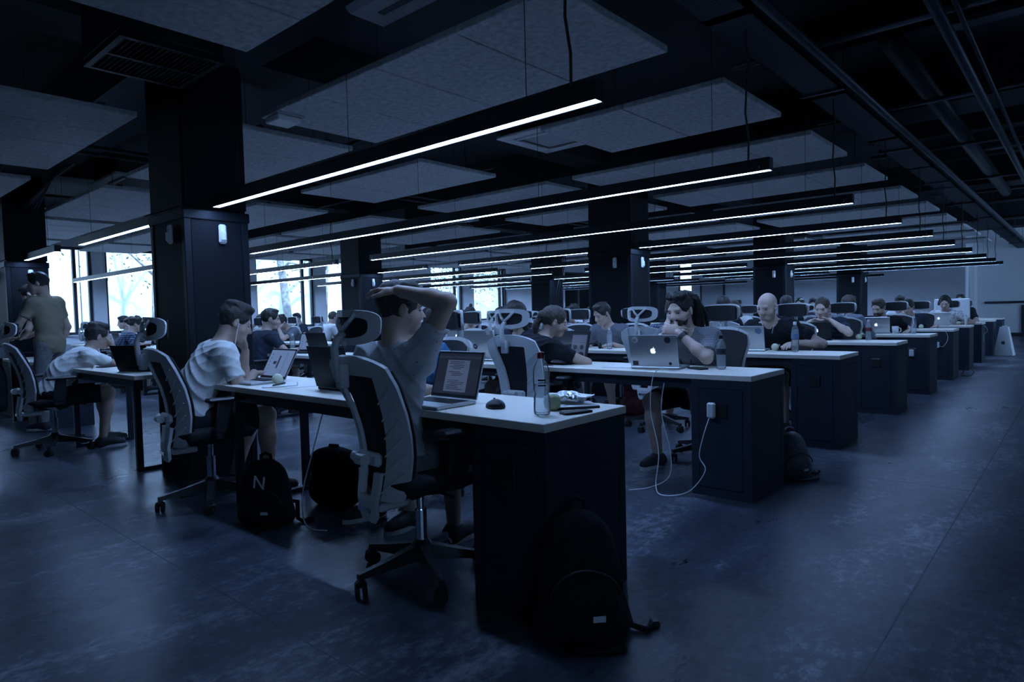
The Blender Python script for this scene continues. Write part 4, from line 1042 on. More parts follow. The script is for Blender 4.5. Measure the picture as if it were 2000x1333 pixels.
# ------------------------------------------------------------------ desk things
APPLE = [(0,.30),(.12,.36),(.25,.36),(.37,.29),(.30,.19),(.27,.05),(.31,-.08),(.42,-.16),(.36,-.30),(.26,-.43),(.15,-.48),(0,-.43),(-.15,-.48),(-.26,-.43),(-.38,-.26),(-.44,-.05),(-.42,.15),(-.33,.30),(-.2,.36),(-.1,.34)]
LEAF = [(0,.40),(.02,.52),(.14,.64),(.15,.50),(.08,.42)]
HEX = [(math.cos(R(60*i+30)), math.sin(R(60*i+30))) for i in range(6)]
CIR = [(math.cos(R(20*i)), math.sin(R(20*i))) for i in range(18)]
def laptop(label, x, y, rz, ang=18, kind='silver', logo='lit', w=.335, d=.235, screen='dark', stickers=(), z=.75):
    c = thing('laptop', label, 'laptop', (x, y, z), R(rz), 'open laptops on the desks'); m = 'silver' if kind == 'silver' else 'lap_black'
    obj('base', MB().box(-w/2, w/2, -d, 0, .001, .017, .004), m, c)
    kb = MB().box(-w*.43, w*.43, -d*.56, -d*.10, .0168, .0176)
    obj('keyboard', kb, 'key', c)
    ks = MB()
    for r_ in range(5):
        for q in range(13): ks.box(-w*.42+q*w*.0648, -w*.42+q*w*.0648+w*.055, -d*.54+r_*d*.088, -d*.54+r_*d*.088+d*.072, .0176, .0192)
    obj('keys', ks, 'lap_black', c); obj('trackpad', MB().box(-w*.15, w*.15, -d*.95, -d*.62, .0168, .0174), 'silver' if kind == 'silver' else 'key', c)
    A = Matrix.Translation((0, .0, .014)) @ Matrix.Rotation(R(-ang), 4, 'X'); hgt = d*.97
    lid = obj('lid', MB().box(-w/2, w/2, 0, .007, .004, hgt, .003).xf(A), m, c)
    obj('bezel', MB().box(-w/2+.004, w/2-.004, -.0008, .001, .008, hgt-.004).xf(A), 'lap_black', lid)
    obj('display', MB().box(-w/2+.014, w/2-.014, -.0014, -.0006, .022, hgt-.014).xf(A), 'screen_bright' if screen == 'bright' else 'screen_dark', lid)
    W_, H0, H1 = w/2-.014, .022, hgt-.014; HH = H1-H0
    if screen == 'doc':
        obj('page', MB().box(-W_*.52, W_*.52, -.0018, -.0013, H0+HH*.06, H0+HH*.84).xf(A), 'screen_page', lid)
        obj('toolbar', MB().box(-W_, W_, -.0018, -.0013, H0+HH*.88, H0+HH*.94).xf(A), 'screen_text', lid)
        t = MB(); rn = random.Random(3)
        for i in range(17):
            if i in (5, 9, 10): continue
            zz = H0+HH*(.80-i*.042); ind = rn.choice((0, 0, .1, .16)); t.box(-W_*(.40-ind), -W_*.40+W_*rn.uniform(.45, .84), -.0022, -.0017, zz-HH*.012, zz+HH*.006)
        obj('text_lines', t.xf(A), 'screen_text', lid)
    if screen == 'bright':
        t = MB(); t.box(-W_*.1, W_*.02, -.002, -.0014, H0+HH*.30, H0+HH*.78); t.box(-W_*.45, -W_*.2, -.002, -.0014, H0+HH*.45, H0+HH*.56)
        for i in range(6): t.box(-W_*.8, -W_*.74, -.002, -.0014, H0+HH*(.1+.14*i), H0+HH*(.14+.14*i))
        t.box(W_*.45, W_*.46, -.002, -.0014, H0+HH*.05, H0+HH*.95); obj('screen_marks', t.xf(A), 'screen_text', lid)
    if screen == 'split':
        obj('page', MB().box(-W_*.05, W_*.92, -.0018, -.0013, H0+HH*.06, H0+HH*.90).xf(A), 'screen_page', lid)
        t = MB()
        for s in (.22, .66): t.prism([(W_*s+.020*a, H0+HH*.42+.020*b) for a, b in CIR], -.0024, -.0017)
        t.box(-W_*.05, W_*.92, -.0022, -.0017, H0+HH*.60, H0+HH*.61)
        obj('avatars', t.xf(A), 'screen_text', lid)
        t = MB()
        for s in (.22, .66): t.prism([(W_*s+.034*a, H0+HH*.10+.03*b) for a, b in CIR if b > -.05], -.0022, -.0017)
        t.box(-W_*.95, -W_*.4, -.0022, -.0017, H0+HH*.90, H0+HH*.94); obj('shoulders', t.xf(A), 'screen_dark', lid)
    if logo:
        lm = {'lit': 'logo_lit', 'dark': 'logo_dark', 'white': 'logo_white'}[logo]; s = .042
        if kind == 'silver' or logo == 'lit':
            obj('logo', MB().prism([(-a*s, hgt*.52+b*s) for a, b in APPLE], .0068, .0078).prism([(-a*s, hgt*.52+b*s) for a, b in LEAF], .0068, .0078).xf(A), lm, lid)
    for (kind_, sx, sz, ss, mm) in stickers:
        sh = {'hex': HEX, 'round': CIR, 'rect': [(-1,-.8),(1,-.8),(1,.8),(-1,.8)]}[kind_]
        st = obj('sticker', MB().prism([(-(sx*w/2)+a*ss, hgt*sz+b*ss) for a, b in sh], .0068, .0076).xf(A), mm, lid)
    return c, lid, A, hgt
def put_text(lid, A, s, size, x, z, mm):
    me = text_mesh(s, size); me.materials.clear(); me.materials.append(M[mm])
    o = bpy.data.objects.new('lettering', me); COL.objects.link(o); o.parent = lid
    o.matrix_local = A @ Matrix.Translation((x, .0078, z)) @ Matrix.Rotation(R(180), 4, 'Z') @ Matrix.Rotation(R(90), 4, 'X')
def bottle(label, x, y, h=.25, r=.034, fill=.62, cap='white', band='logo_white', z=.75, sport=False, text=None):
    c = thing('water_bottle', label, 'bottle', (x, y, z), random.uniform(0, 3), 'plastic water bottles')
    pr = [(0, .004), (r*.55, 0), (r*.92, .006), (r, .018)]
    n = 14
    for i in range(1, n):
        t = i/n; rr = r*(1-.05*(1-abs(math.sin(t*11)))) if t < .5 else r
        if .38 < t < .52 and sport: rr = r*.86
        pr.append((rr, .018+t*(h*.66-.018)))
    pr += [(r, h*.66), (r*.93, h*.74), (r*.70, h*.82), (r*.40, h*.88), (r*.38, h*.915), (0, h*.915)]
    obj('bottle_body', MB().lathe(pr, 22), 'bottle', c, True)
    obj('water', MB().lathe([(0, .008), (r*.9, .012)]+[(p[0]*.94, p[1]) for p in pr[3:] if p[1] < h*.62*fill/.62 and p[0] > r*.5]+[(0, h*.62*fill/.62)], 18), 'water', c, True)
    obj('cap', MB().lathe([(0, h*.90), (r*.45, h*.90), (r*.45, h*.985), (r*.36, h), (0, h)], 16), cap, c)
    if band: obj('label_band', MB().lathe([(r*1.012, h*.44), (r*1.015, h*.45), (r*1.015, h*.60), (r*1.012, h*.61)], 22), band, c, True)
    return c
def ball(label, x, y, z=.75, r=.033): return tag(obj('tennis_ball', MB().sphere((0, 0, 0), r, 18, 12), 'ball', None, True, (x, y, z+r)), label, 'ball', 'tennis balls on the desks')
def phone(label, x, y, rz, z=.75, m='lap_black', w=.07, l=.14): return tag(obj('smartphone', MB().box(-w/2, w/2, -l/2, l/2, .001, .010, .003), m, None, False, (x, y, z), R(rz)), label, 'phone')
def cable(label, pts, r=.0028, m='cable_w', nm='charging_cable'):
    P_ = [Vector(p) for p in pts]; out = []
    for i in range(len(P_)-1):
        p0, p1, p2, p3 = P_[max(i-1, 0)], P_[i], P_[i+1], P_[min(i+2, len(P_)-1)]
        for k in range(6):
            t = k/6; out.append(.5*((2*p1)+(p2-p0)*t+(2*p0-5*p1+4*p2-p3)*t*t+(3*p1-p0-3*p2+p3)*t**3))
    out.append(P_[-1]); return tag(obj(nm, MB().tube(out, r, 6), m, None, True), label, 'cable')
def backpack(label, x, y, rz, w=.30, d=.17, h=.45, m='fabric_b', lean=0, z=0, tagmat='logo_white', letter=None, strap=True):
    c = thing('backpack', label, 'backpack', (x, y, z), R(rz), 'bags on the floor')
    s = SDF(.010); g = w/2
    s.ell((0, 0, h*.34), (g, d*.5, h*.36), None, .06); s.ell((0, .01, h*.62), (g*.86, d*.42, h*.36), None, .06); s.ell((0, -d*.30, h*.28), (g*.80, d*.36, h*.25), None, .015)
    s.cap((-g*.7, 0, .045), (g*.7, 0, .045), d*.36, None, .05)
    s.p = [q[:6]+([((0, 0, .0), (0, 0, -1.))],)+q[7:] for q in s.p]
    Lm = Matrix.Rotation(R(lean), 4, 'X')
    me = s.mesh('bag_body', .0025, 24); me.transform(Lm); obj('bag_body', me, m, c)
    obj('handle', MB().tube([(-.03, d*.12, h*.93), (-.028, d*.1, h*1.03), (0, d*.1, h*1.06), (.028, d*.1, h*1.03), (.03, d*.12, h*.93)], .009, 7).xf(Lm), m, c, True)
    obj('zip', MB().tube([(g*.80*math.cos(t), -d*.47, h*.34+h*.22*math.sin(t)) for t in [math.pi*i/12 for i in range(13)]], .004, 5).xf(Lm), 'legm', c, True)
    if strap: obj('strap', MB().tube([(g*.7, d*.3, h*.3), (g*1.08, d*.35, .10), (g*1.2, d*.1, .016), (g*1.5, -.02, .012), (g*1.72, .02, .014)], [.012, .014, .012, .012, .014], 7), m, c, True); obj('strap', MB().tube([(-g*.5, -d*.2, .03), (-g*.3, -d*.7, .012), (.06, -d*.75, .012), (.12, -d*.7, .014)], [.010, .008, .008, .014], 7), m, c, True); obj('buckle', MB().box(g*1.66, g*1.88, 0.0, .04, .003, .026, .006), 'black', c)
    if tagmat: obj('fabric_tag', MB().box(g*.10, g*.38, -d*.66, -d*.645, h*.20, h*.245).xf(Lm), tagmat, c)
    if letter:
        me = text_mesh(letter, .10, .002); me.materials.clear(); me.materials.append(M['logo_white']); o = bpy.data.objects.new('letter', me); COL.objects.link(o); o.parent = c
        o.matrix_local = Lm @ Matrix.Translation((.0, -d*.475, h*.66)) @ Matrix.Rotation(R(90), 4, 'X') @ Matrix(((1, .25, 0, 0), (0, 1, 0, 0), (0, 0, 1, 0), (0, 0, 0, 1)))
    return c

# first row, aisle end
laptop('open silver laptop showing a text document before the man with raised arm', -.735, .24, 0, 17, w=.31, d=.235, screen='doc', logo=None)
mo = thing('computer_mouse', 'glossy black computer mouse beside the document laptop', 'mouse', (-.43, .21, .75), R(62))
s_ = SDF(.004); s_.ell((0, 0, .008), (.036, .056, .030), None, .01, [((0, 0, .001), (0, 0, -1.))]); s_.ell((-.026, .0, .008), (.020, .036, .018), None, .012, [((0, 0, .001), (0, 0, -1.))]); obj('shell', s_.mesh('shell'), 'lap_black', mo)
obj('wheel', MB().tube([(-.004, .028, .031), (.004, .028, .031)], .009, 12), 'chrome', mo)
b1 = bottle('large half-full water bottle with red sports cap at the front desk corner', -.135, .155, .250, .033, .50, 'redcap', None, sport=True)
pm = obj('print', MB().add([(.0335*math.cos(a), .0335*math.sin(a), zz) for a in [4.0+.12*i for i in range(9)] for zz in (.118, .124, .130, .133, .138, .145)], [(i*6+j, (i+1)*6+j, (i+1)*6+j+1, i*6+j+1) for i in range(8) for j in (0, 2, 4)]), 'logo_dark', b1)
ap = tag(obj('green_apple', MB().lathe([(0, .004), (.018, 0), (.032, .012), (.037, .034), (.033, .055), (.020, .066), (.006, .060), (0, .060)], 20), 'apple', None, True, (-.185, .285, .75)), 'green apple beside the large water bottle', 'apple')
nb = thing('notebook', 'thin dark notebook under the foil bag', 'notebook', (-.17, .40, .75), R(-38)); obj('cover', MB().box(-.075, .075, -.10, .10, .001, .010, .002), 'lap_black', nb); obj('pages', MB().box(-.072, .072, -.097, .097, .010, .0125), 'paper', nb)
fb = thing('foil_bag', 'crumpled silver foil snack bag on the thin notebook', 'snack bag', (-.205, .41, .763), R(25))
s_ = SDF(.0055); s_.ell((0, 0, .024), (.085, .052, .026), None, .01, [((0, 0, .0), (0, 0, -1.))]); s_.ell((.075, 0, .032), (.040, .058, .006), None, .01); s_.ell((-.07, 0, .025), (.03, .05, .008), None, .01)
obj('bag', s_.mesh('bag', .006, 62, False), 'foil', fb)
phone('flat dark phone on the front desk edge', -.055, .27, -20, w=.05, l=.13)
backpack('big black backpack leaning against the front desk end, straps on the floor', .125, .03, 48, .31, .19, .46, lean=-4)
# first row, left part
laptop('dark laptop seen from behind with small white maker lettering on the lid', -1.62, .20, 180, 14, 'black', None, .36, .25)
_l = [o for o in bpy.data.objects if o.name.startswith('laptop') and o.parent is None][-1]
_lid = [c_ for c_ in _l.children if c_.name.startswith('lid')][0]; put_text(_lid, Matrix.Translation((0, 0, .014)) @ Matrix.Rotation(R(-14), 4, 'X'), 'ASUS', .034, -.06, .115, 'logo_white')
laptop('silver laptop with bright screen in front of the man in white tee with earphones', -2.50, .30, 0, 28, w=.32, d=.225, screen='bright', logo=None)
ball('tennis ball beside the bright laptop on the first desk', -2.28, .22)
n2 = thing('spiral_notebook', 'white spiral notebook with black pen near the tennis ball', 'notebook', (-2.16, .17, .75), R(-30)); obj('pages', MB().box(-.075, .075, -.10, .10, .001, .008, .002), 'paper', n2)
obj('spiral', MB().tube([(-.072+.0036*i, .098+.004*math.sin(i*2.1), .008+.004*math.cos(i*2.1)) for i in range(41)], .0012, 4), 'chrome', n2)
tag(obj('pen', MB().tube([(-.07, 0, .014), (.055, 0, .014), (.068, 0, .0135)], [.005, .005, .0015], 8), 'lap_black', None, True, (-2.15, .155, .75), R(-60)), 'black pen lying on the spiral notebook', 'pen')
tag(obj('paper_sheet', MB().box(-.07, .07, -.10, .10, .0008, .002), 'paper', None, False, (-2.03, .24, .75), R(-25)), 'loose sheet of paper beside the spiral notebook', 'paper')
backpack('black backpack with a white letter N standing by the first desk leg', -2.02, -.02, 38, .29, .17, .37, letter='N')
bs = thing('soft_suitcase', 'dark soft case under the first desk', 'bag', (-2.0, .42, 0), R(20)); s_ = SDF(.012); s_.ell((0, 0, .17), (.165, .09, .19), None, .05); s_.cap((-.10, 0, .08), (.10, 0, .08), .075, None, .06); s_.cap((-.10, 0, .27), (.10, 0, .27), .065, None, .06); obj('case', s_.mesh('case', .002, 20), 'fabric_b', bs); obj('handle', MB().tube([(-.04, 0, .33), (-.03, 0, .37), (.03, 0, .37), (.04, 0, .33)], .008, 6), 'fabric_b', bs)
cable('pale cable hanging from the first desk to the floor', [(-1.62, .12, .66), (-1.64, .06, .45), (-1.70, .02, .2), (-1.72, .05, .02), (-1.6, .1, .005)], .004)
# left table
laptop('dark grey laptop on the table left of the nearest column', -4.35, .12, 212, 22, 'black', None, .33, .23)
ball('tennis ball by the keyboard on the left table', -5.12, .28)
phone('flat dark tablet by the elbow of the bent-over man', -5.25, .20, 15, w=.12, l=.19)
ob = tag(obj('pencil_case', MB().sphere((0, 0, .03), (.09, .04, .03), 14, 8).sphere((.05, .03, .04), (.05, .035, .035), 12, 8), 'fabric_red', None, True, (-4.05, .28, .75), R(20)), 'crumpled dark red pouch on the left table', 'pouch')
# second row
_, lid9, A9, h9 = laptop('silver laptop with several stickers and glowing logo facing the camera, second row', -.72, 2.10, 190, 14, w=.335, d=.235, stickers=(('round', .62, .85, .022, 'logo_dark'), ('hex', -.72, .86, .024, 'paper'), ('rect', -.74, .84, .012, 'logo_dark'), ('rect', -.78, .13, .020, 'logo_dark'), ('round', .66, .13, .011, 'logo_dark')))
bottle('water bottle with dark label in front of the bearded man', -.33, 2.27, .225, .031, .60, 'lap_black', 'logo_dark')
phone('black phone lying by the bearded man', -.47, 2.22, 62)
tag(obj('paper_sheet', MB().box(-.10, .10, -.14, .14, .0008, .003), 'paper', None, False, (-1.05, 2.22, .75), R(10)), 'white papers between the two laptops of the second row', 'paper')
laptop('black laptop with split screen showing two round avatars', -1.62, 2.36, -8, 14, 'black', None, .35, .25, screen='split')
_, lidw, Aw, hw = laptop('silver laptop with a dark round emblem on its lid, second row', -2.42, 2.16, 184, 16, w=.40, d=.27, logo=None, stickers=(('round', -.1, .45, .024, 'logo_dark'), ('rect', .74, .92, .020, 'paper')))
put_text(lidw, Aw, 'W', .026, .02, hw*.45, 'silver')
ch = thing('power_adapter', 'white charger plugged into the second desk cabinet', 'charger', (-.235, 1.928, .535)); obj('block', MB().box(-.026, .026, -.042, -.010, -.048, .048, .010), 'white', ch); obj('plug', MB().box(-.016, .016, -.012, .0, -.016, .016, .003), 'white', ch)
cable('white charging cable looping from charger to floor and up to the stickered laptop', [(-.235, 1.87, .49), (-.26, 1.84, .38), (-.285, 1.84, .26), (-.24, 1.82, .18), (-.33, 1.78, .05), (-.48, 1.74, .012), (-.56, 1.80, .05), (-.57, 1.86, .25), (-.64, 1.89, .50), (-.63, 1.90, .70), (-.60, 1.92, .765), (-.58, 2.02, .762)])
cable('second white cable hanging below the second desk', [(-.59, 1.99, .70), (-.585, 1.93, .50), (-.51, 1.90, .25), (-.50, 1.86, .10), (-.60, 1.80, .03), (-.72, 1.74, .006)])
backpack('grey backpack on the floor behind the second desk end', -.02, 2.66, 60, .27, .16, .32, 'fabric_g', letter=None, strap=True)
backpack('dark red backpack under the third desk row', -2.25, 4.40, 30, .28, .18, .40, 'fabric_red', strap=False, tagmat=None)
bottle('small clear bottle in front of the thin man, third row', -2.28, 3.95, .22, .030, .7, 'white', None)
tag(obj('headset', MB().tube([(-.07, 0, .03), (-.06, .03, .05), (0, .06, .06), (.06, .03, .05), (.07, 0, .03)], .010, 8).sphere((-.07, 0, .034), (.02, .03, .034), 10, 8).sphere((.07, 0, .034), (.02, .03, .034), 10, 8), 'lap_black', None, True, (-2.46, 3.92, .75), R(15)), 'dark headset lying by the small clear bottle', 'headset')
# third row
_, l10, A10, h10 = laptop('silver laptop with two hexagonal blue stickers, third row', -.87, 4.04, 190, 16, w=.335, d=.235, stickers=(('hex', .72, .80, .030, 'sticker_blue'), ('hex', -.74, .80, .030, 'sticker_blue')))
ball('tennis ball in front of the bald man', -.665, 4.20)
bottle('tall slim water bottle on the third desk', -.45, 4.08, .265, .031, .75, 'logo_white', 'sticker_blue')
tag(obj('keyring', MB().tube([(.03*math.cos(i*.7), .03*math.sin(i*.7), .005) for i in range(10)], .003, 6).box(-.06, -.02, -.012, .012, .001, .008, .002), 'black', None, False, (-.57, 4.16, .75), .4), 'small black keys by the tall slim bottle', 'keys')
# fourth row
laptop('dark grey laptop with pale logo, fourth row', -.86, 6.10, 188, 14, 'black', 'lit', .30, .21)
ball('tennis ball on the fourth desk', -.48, 6.33); bottle('bottle with dark red label on the fourth desk', -.36, 6.24, .23, .032, .5, 'white', 'fabric_red')
bat = obj('flag_bag', MB().prism([(-.12, 0), (.12, 0), (.17, .34), (-.02, .40)], -.02, .02), 'fabric_b', None, False, (-.48, 4.78, .70), .6); tag(bat, 'black folded panel of a chair back between bald man and clasped-hands man', 'chair back')
COL.objects.unlink(bat); bpy.data.objects.remove(bat)
# fifth to seventh row
laptop('silver laptop covered with round stickers, fifth row', -.66, 7.98, 188, 14, w=.32, d=.225, stickers=(('round', -.7, .82, .022, 'logo_dark'), ('rect', -.65, .35, .020, 'logo_dark'), ('rect', -.5, .10, .03, 'fabric_red')))
bottle('clear bottle on the fifth desk', -.22, 7.95, .23, .032, .6, 'white', None)
mug = thing('white_mug', 'white mug beside the sticker-covered laptop', 'mug', (-.44, 8.0, .75)); obj('cup', MB().lathe([(0, 0), (.036, 0), (.040, .10), (.036, .10), (.033, .01), (0, .01)], 18), 'white', mug, True); obj('handle', MB().tube([(.038, 0, .02), (.065, 0, .03), (.066, 0, .07), (.038, 0, .082)], .006, 6), 'white', mug, True)
laptop('silver laptop of the woman in the sixth row', -.80, 9.85, 190, 16, w=.31, d=.22, logo='dark'); ball('tennis ball on the sixth desk', -.47, 9.98)
laptop('silver laptop with glowing logo of the man in floral shirt', -.48, 11.66, 185, 14, w=.32, d=.225); ball('tennis ball by the man in floral shirt', -.20, 11.72)
tag(obj('white_router', MB().box(-.012, .012, -.05, .05, 0, .14, .004), 'white', None, False, (-.10, 11.75, .75), .2), 'thin white upright box on the seventh desk', 'router')
im = thing('desktop_computer', 'large white all-in-one computer seen from behind, eighth row', 'computer', (-.50, 13.28, .75), R(2))
obj('foot', MB().box(-.10, .10, -.09, .09, .001, .010, .003), 'silver', im); obj('stand', MB().box(-.09, .09, -.06, -.048, .01, .20), 'silver', im)
obj('back_shell', MB().box(-.29, .29, -.030, .0, .08, .47, .02), 'white', im); obj('display', MB().box(-.28, .28, .0, .003, .14, .46), 'screen_dark', im)
for i, (y, lab) in enumerate(((7.69, 'fifth'), (9.59, 'sixth'))):
    c = thing('power_adapter', 'small white charger plugged into the %s desk cabinet' % lab, 'charger', (-.195, y-.002, .52)); obj('block', MB().box(-.026, .026, -.035, -.008, -.045, .045, .008), 'white', c); obj('plug', MB().box(-.016, .016, -.010, .0, -.016, .016, .003), 'white', c)
cable('white cable hanging at the sixth desk end', [(-.19, 9.54, .53), (-.12, 9.52, .50), (-.06, 9.54, .62), (-.10, 9.56, .74), (-.13, 9.62, .757)])
cable('white cable loop at the eighth desk end', [(-.1, 13.1, .755), (.03, 13.1, .70), (.08, 13.1, .60), (.02, 13.1, .52), (.03, 13.05, .40)])
cable('dark cable lying on the floor behind the sixth desk', [(.02, 10.2, .02), (.12, 10.3, .01), (.15, 10.5, .06), (.06, 10.6, .12), (.0, 10.5, .02)], .008, 'cable_b')
bx = thing('computer_box', 'white tapered carton with dark logo standing in the aisle end', 'box', (.16, 15.35, 0), R(-8))
obj('carton', MB().add([(-.17, -.11, 0), (.17, -.11, 0), (.17, .11, 0), (-.17, .11, 0), (-.07, -.06, .60), (.07, -.06, .60), (.07, .06, .60), (-.07, .06, .60)], [(0,3,2,1), (4,5,6,7), (0,1,5,4), (1,2,6,5), (2,3,7,6), (3,0,4,7)]), 'white', bx)
obj('carton_handle', MB().box(-.04, .04, -.012, .012, .60, .625, .005), 'white', bx)
obj('logo', MB().prism([(a*.085, b*.085) for a, b in APPLE], -.003, .001).prism([(a*.085, b*.085) for a, b in LEAF], -.003, .001).xf(Matrix.Translation((-.0, -.089, .27)) @ Matrix.Rotation(R(-4.8), 4, 'X')), 'logo_dark', bx)
# ------------------------------------------------------------------ people and their chairs
def seat_at(x, i, far=False, dy=0, rz=0):
    """hip position and heading for a seat at desk row i"""
    return ((x, ROWY[i]+(DD+.16+dy if far else -.08-dy), 0), (180 if far else 0)+rz)
def hw(dx, dy, dz): return ('head', (dx, dy, dz))
_ik_arm_head = []
_orig_person = person
def person(label, loc, rz, **k):
    # resolve head-relative wrist targets before building
    for a in ('aR', 'aL'):
        d = k.get(a)
        if d and isinstance(d['w'][0], str):
            lean, bend, side = k.get('lean', 18), k.get('bend', 14), k.get('side', 0); H = np.array((0, 0, .95 if k.get('stand') else k.get('seat', .50)))
            def dr(q, s=0): return nrm((math.sin(R(s)), math.sin(R(q)), math.cos(R(q))))
            d1 = dr(lean*.75, side*.6); d2 = dr(lean+bend, side); N = H+.235*d1+.275*d2; tw = R(k.get('twist', 0)); rt = nrm((math.cos(tw), math.sin(tw), 0)); rt = nrm(rt-d2*(rt@d2)); f2 = nrm(np.cross(d2, rt))
            RH = rotm(*k.get('hd', (0, 18, 0))); HC = N+.052*nrm(d2+f2*.15)+RH @ np.array((0, .018+k.get('neckf', 0), .125))
            d = dict(d); d['w'] = tuple(HC+RH @ np.array(d['w'][1])); k[a] = d
    k.setdefault('seat', .50)
    return _orig_person(label, loc, rz, **k)

def desk_arm(s, x=.15, y=.34, z=.785, curl=.35): return dict(w=(s*x, y, z), pole=(s*1., -.25, -.8), fd=(-s*.2, 1, -.08), pn=(0, 0, -1), curl=curl)
def chin_arm(s): return dict(w=hw(s*.035, .125, -.155), pole=(s*.5, .5, -1), fd=(-s*.25, -.25, 1), pn=(-s*.2, -1, 0), curl=.95)

def tee_print_marks(info):
    f = info['fwd']; d = info['d2']; r = nrm(np.cross(f, d)); P_ = info['root']
    def pt(x, z, o=.0): q = info['N']-d*(.20-z)+r*x+f*(.150+o-.5*x*x); return q
    m = MB(); ring = [pt(.055+.042*math.cos(t), -.01+.042*math.sin(t)) for t in [.9+i*.45 for i in range(12)]]; m.tube(ring, .0075, 6)
    m.tube([pt(.055, -.01), pt(.085, .025)], .0075, 6); obj('shirt_print', m, 'logo_white', P_, True)
    m = MB()
    for i in range(4): m.tube([pt(-.045-.012*i, .06), pt(-.050-.012*i, .078)], .0035, 5)
    m.tube([pt(-.04, .062), pt(-.09, .066)], .0028, 5); obj('shirt_print', m, 'logo_white', P_, True)
# --- first row
person('man with raised arm and hand on his head, seen from behind in the front chair', (-.83, -.03, 0), 0, vox=.0062, lean=-3, bend=7, hd=(-24, 4, 4), aR=dict(w=(.075, -.010, 1.262), pole=(1, .25, .15), fd=(-1, -.22, .10), pn=(-.1, .05, -1), curl=.42, spread=.016),
       aL=dict(w=(-.14, .34, .785), pole=(-1, -.3, -.8), fd=(.2, 1, -.1), pn=(0, 0, -1), curl=.3), shirt='tee_print', bottom='shorts', bmat='shorts_lt', hair='short', skin='skin', feet=((.20, .36, 0, 12), (-.10, .44, 0, -5)), face=True, scale=1.0)
chair(-.735, .03, -6, 'white-framed office chair nearest the camera under the man with raised arm')
person('man in white tee with earphones, chin on hand, at the first desk by the column', (-2.81, -.10, 0), -8, vox=.0064, lean=17, bend=16, hd=(-6, 20, 0), aR=dict(w=(.10, .37, .785), pole=(1, -.5, -.9), fd=(-.3, 1, -.1), pn=(0, 0, -1), curl=.5), aL=chin_arm(-1),
       shirt='tee_white', hair='quiff', bmat='shorts', feet=((.16, .42, 0, 8), (-.14, .30, 0, -8)), extras=(earbuds,), face=True, scale=1.02)
chair(-2.69, -.03, -6, 'white-framed office chair under the man in white tee with earphones')
person('man in blue tee facing the camera behind the man with raised arm', (-1.42, .80, 0), 176, vox=.0075, lean=16, bend=14, hd=(-12, 12, 0), shirt='tee_blue', hair='short', face=True)
chair(-1.80, .93, 176, 'black-seated chair of the man in blue tee')
person('man in white tee bent low over the left table with hand at his face', (-5.56, -.20, 0), -4, vox=.0075, lean=32, bend=22, hd=(0, 8, 0), aR=dict(w=hw(.04, .115, -.07), pole=(.7, .6, -1), fd=(-.3, -.2, 1), pn=(-.2, -1, 0), curl=.7), aL=desk_arm(-1, .1, .48), shirt='tee_white', hair='quiff', bmat='shorts', feet=((.17, .36, .0, 8), (-.1, .45, 0, -8)), face=True)
chair(-5.58, -.17, -3, 'chair with a dark bag hung on its back at the left table')
backpack('black bag hanging on the chair back at the left table', -5.60, -.60, 5, .32, .18, .46, z=.42, strap=False, tagmat=None)
person('standing man in yellow tee with lanyard by the left column', (-7.0, .16, 0), 128, vox=.010, lean=2, bend=4, stand=True, hd=(30, 12, 0), shirt='tee_yellow', hair='short', bottom='trousers', bmat='shorts_lt', aR=dict(w=(.26, .10, .92), pole=(.3, -1, -.2), fd=(0, .4, -1), pn=(-1, 0, 0), curl=.4), aL=dict(w=(-.10, .32, 1.08), pole=(-1, -.3, -.6), fd=(.5, .8, 0), pn=(0, .3, -1), curl=.4), feet=((.12, .05, 0, 8), (-.12, .02, 0, -8)), extras=(lanyard,), scale=.98, group='standing people')
person('standing man behind the man in yellow tee, looking down', (-8.0, .40, 0), 150, vox=.011, lean=6, bend=10, stand=True, hd=(0, 30, 0), shirt='tee_yellow', hair='short', bottom='trousers', bmat='denim', aR=dict(w=(.10, .30, 1.05), pole=(1, -.3, -.6), fd=(-.5, .8, 0), pn=(0, 0, -1), curl=.4), aL=dict(w=(-.10, .30, 1.05), pole=(-1, -.3, -.6), fd=(.5, .8, 0), pn=(0, 0, -1), curl=.4), feet=((.12, .05, 0, 8), (-.12, .02, 0, -8)), scale=.95, group='standing people')

# --- second row
l_, r_ = seat_at(-5.78, 1)
person('man in dark tee with outstretched arm beside the nearest column', l_, r_, vox=.009, lean=14, bend=10, hd=(-28, 8, 0), aR=dict(w=(.26, .44, .79), pole=(1, -.2, -.8), fd=(.2, 1, -.05), pn=(0, 0, -1), curl=.3), shirt='tee_navy', hair='short', face=True)
chair(-5.82, l_[1]-.05, 0, 'chair of the man with outstretched arm beside the nearest column')
laptop('laptop with bright screen beside the column in the second row', -5.35, 2.30, 20, 20, 'black', None, .33, .23, screen='bright'); laptop('black laptop turned away in the second row', -4.95, 2.20, 186, 16, 'black', None, .34, .24); bottle('clear bottle by the outstretched arm', -5.62, 2.25, .22, .03, .6, 'white', None)
l_, r_ = seat_at(-1.78, 1)
person('woman in black tee with ponytail leaning on the second desk, back to the camera', (-1.84, 1.93, 0), -14, vox=.0068, lean=22, bend=20, side=8, hd=(-30, 16, 6), aR=dict(w=(.12, .46, .79), pole=(1, -.1, -.15), fd=(-.9, .7, -.05), pn=(0, 0, -1), curl=.4), shirt='tee_black', hair='pony', hmat='hair_br', bottom='trousers', bmat='denim', face=True)
chair(-1.62, 1.93, 2, 'white-framed chair of the woman with ponytail', )
person('long-haired person half hidden behind the ponytail woman\'s headrest', (-2.28, 2.72, 0), 178, vox=.009, lean=16, bend=12, hd=(10, 18, 0), shirt='tee_navy', hair='long', hmat='hair', face=True)
chair(-2.28, 2.80, 180, 'chair of the long-haired person in the second row')
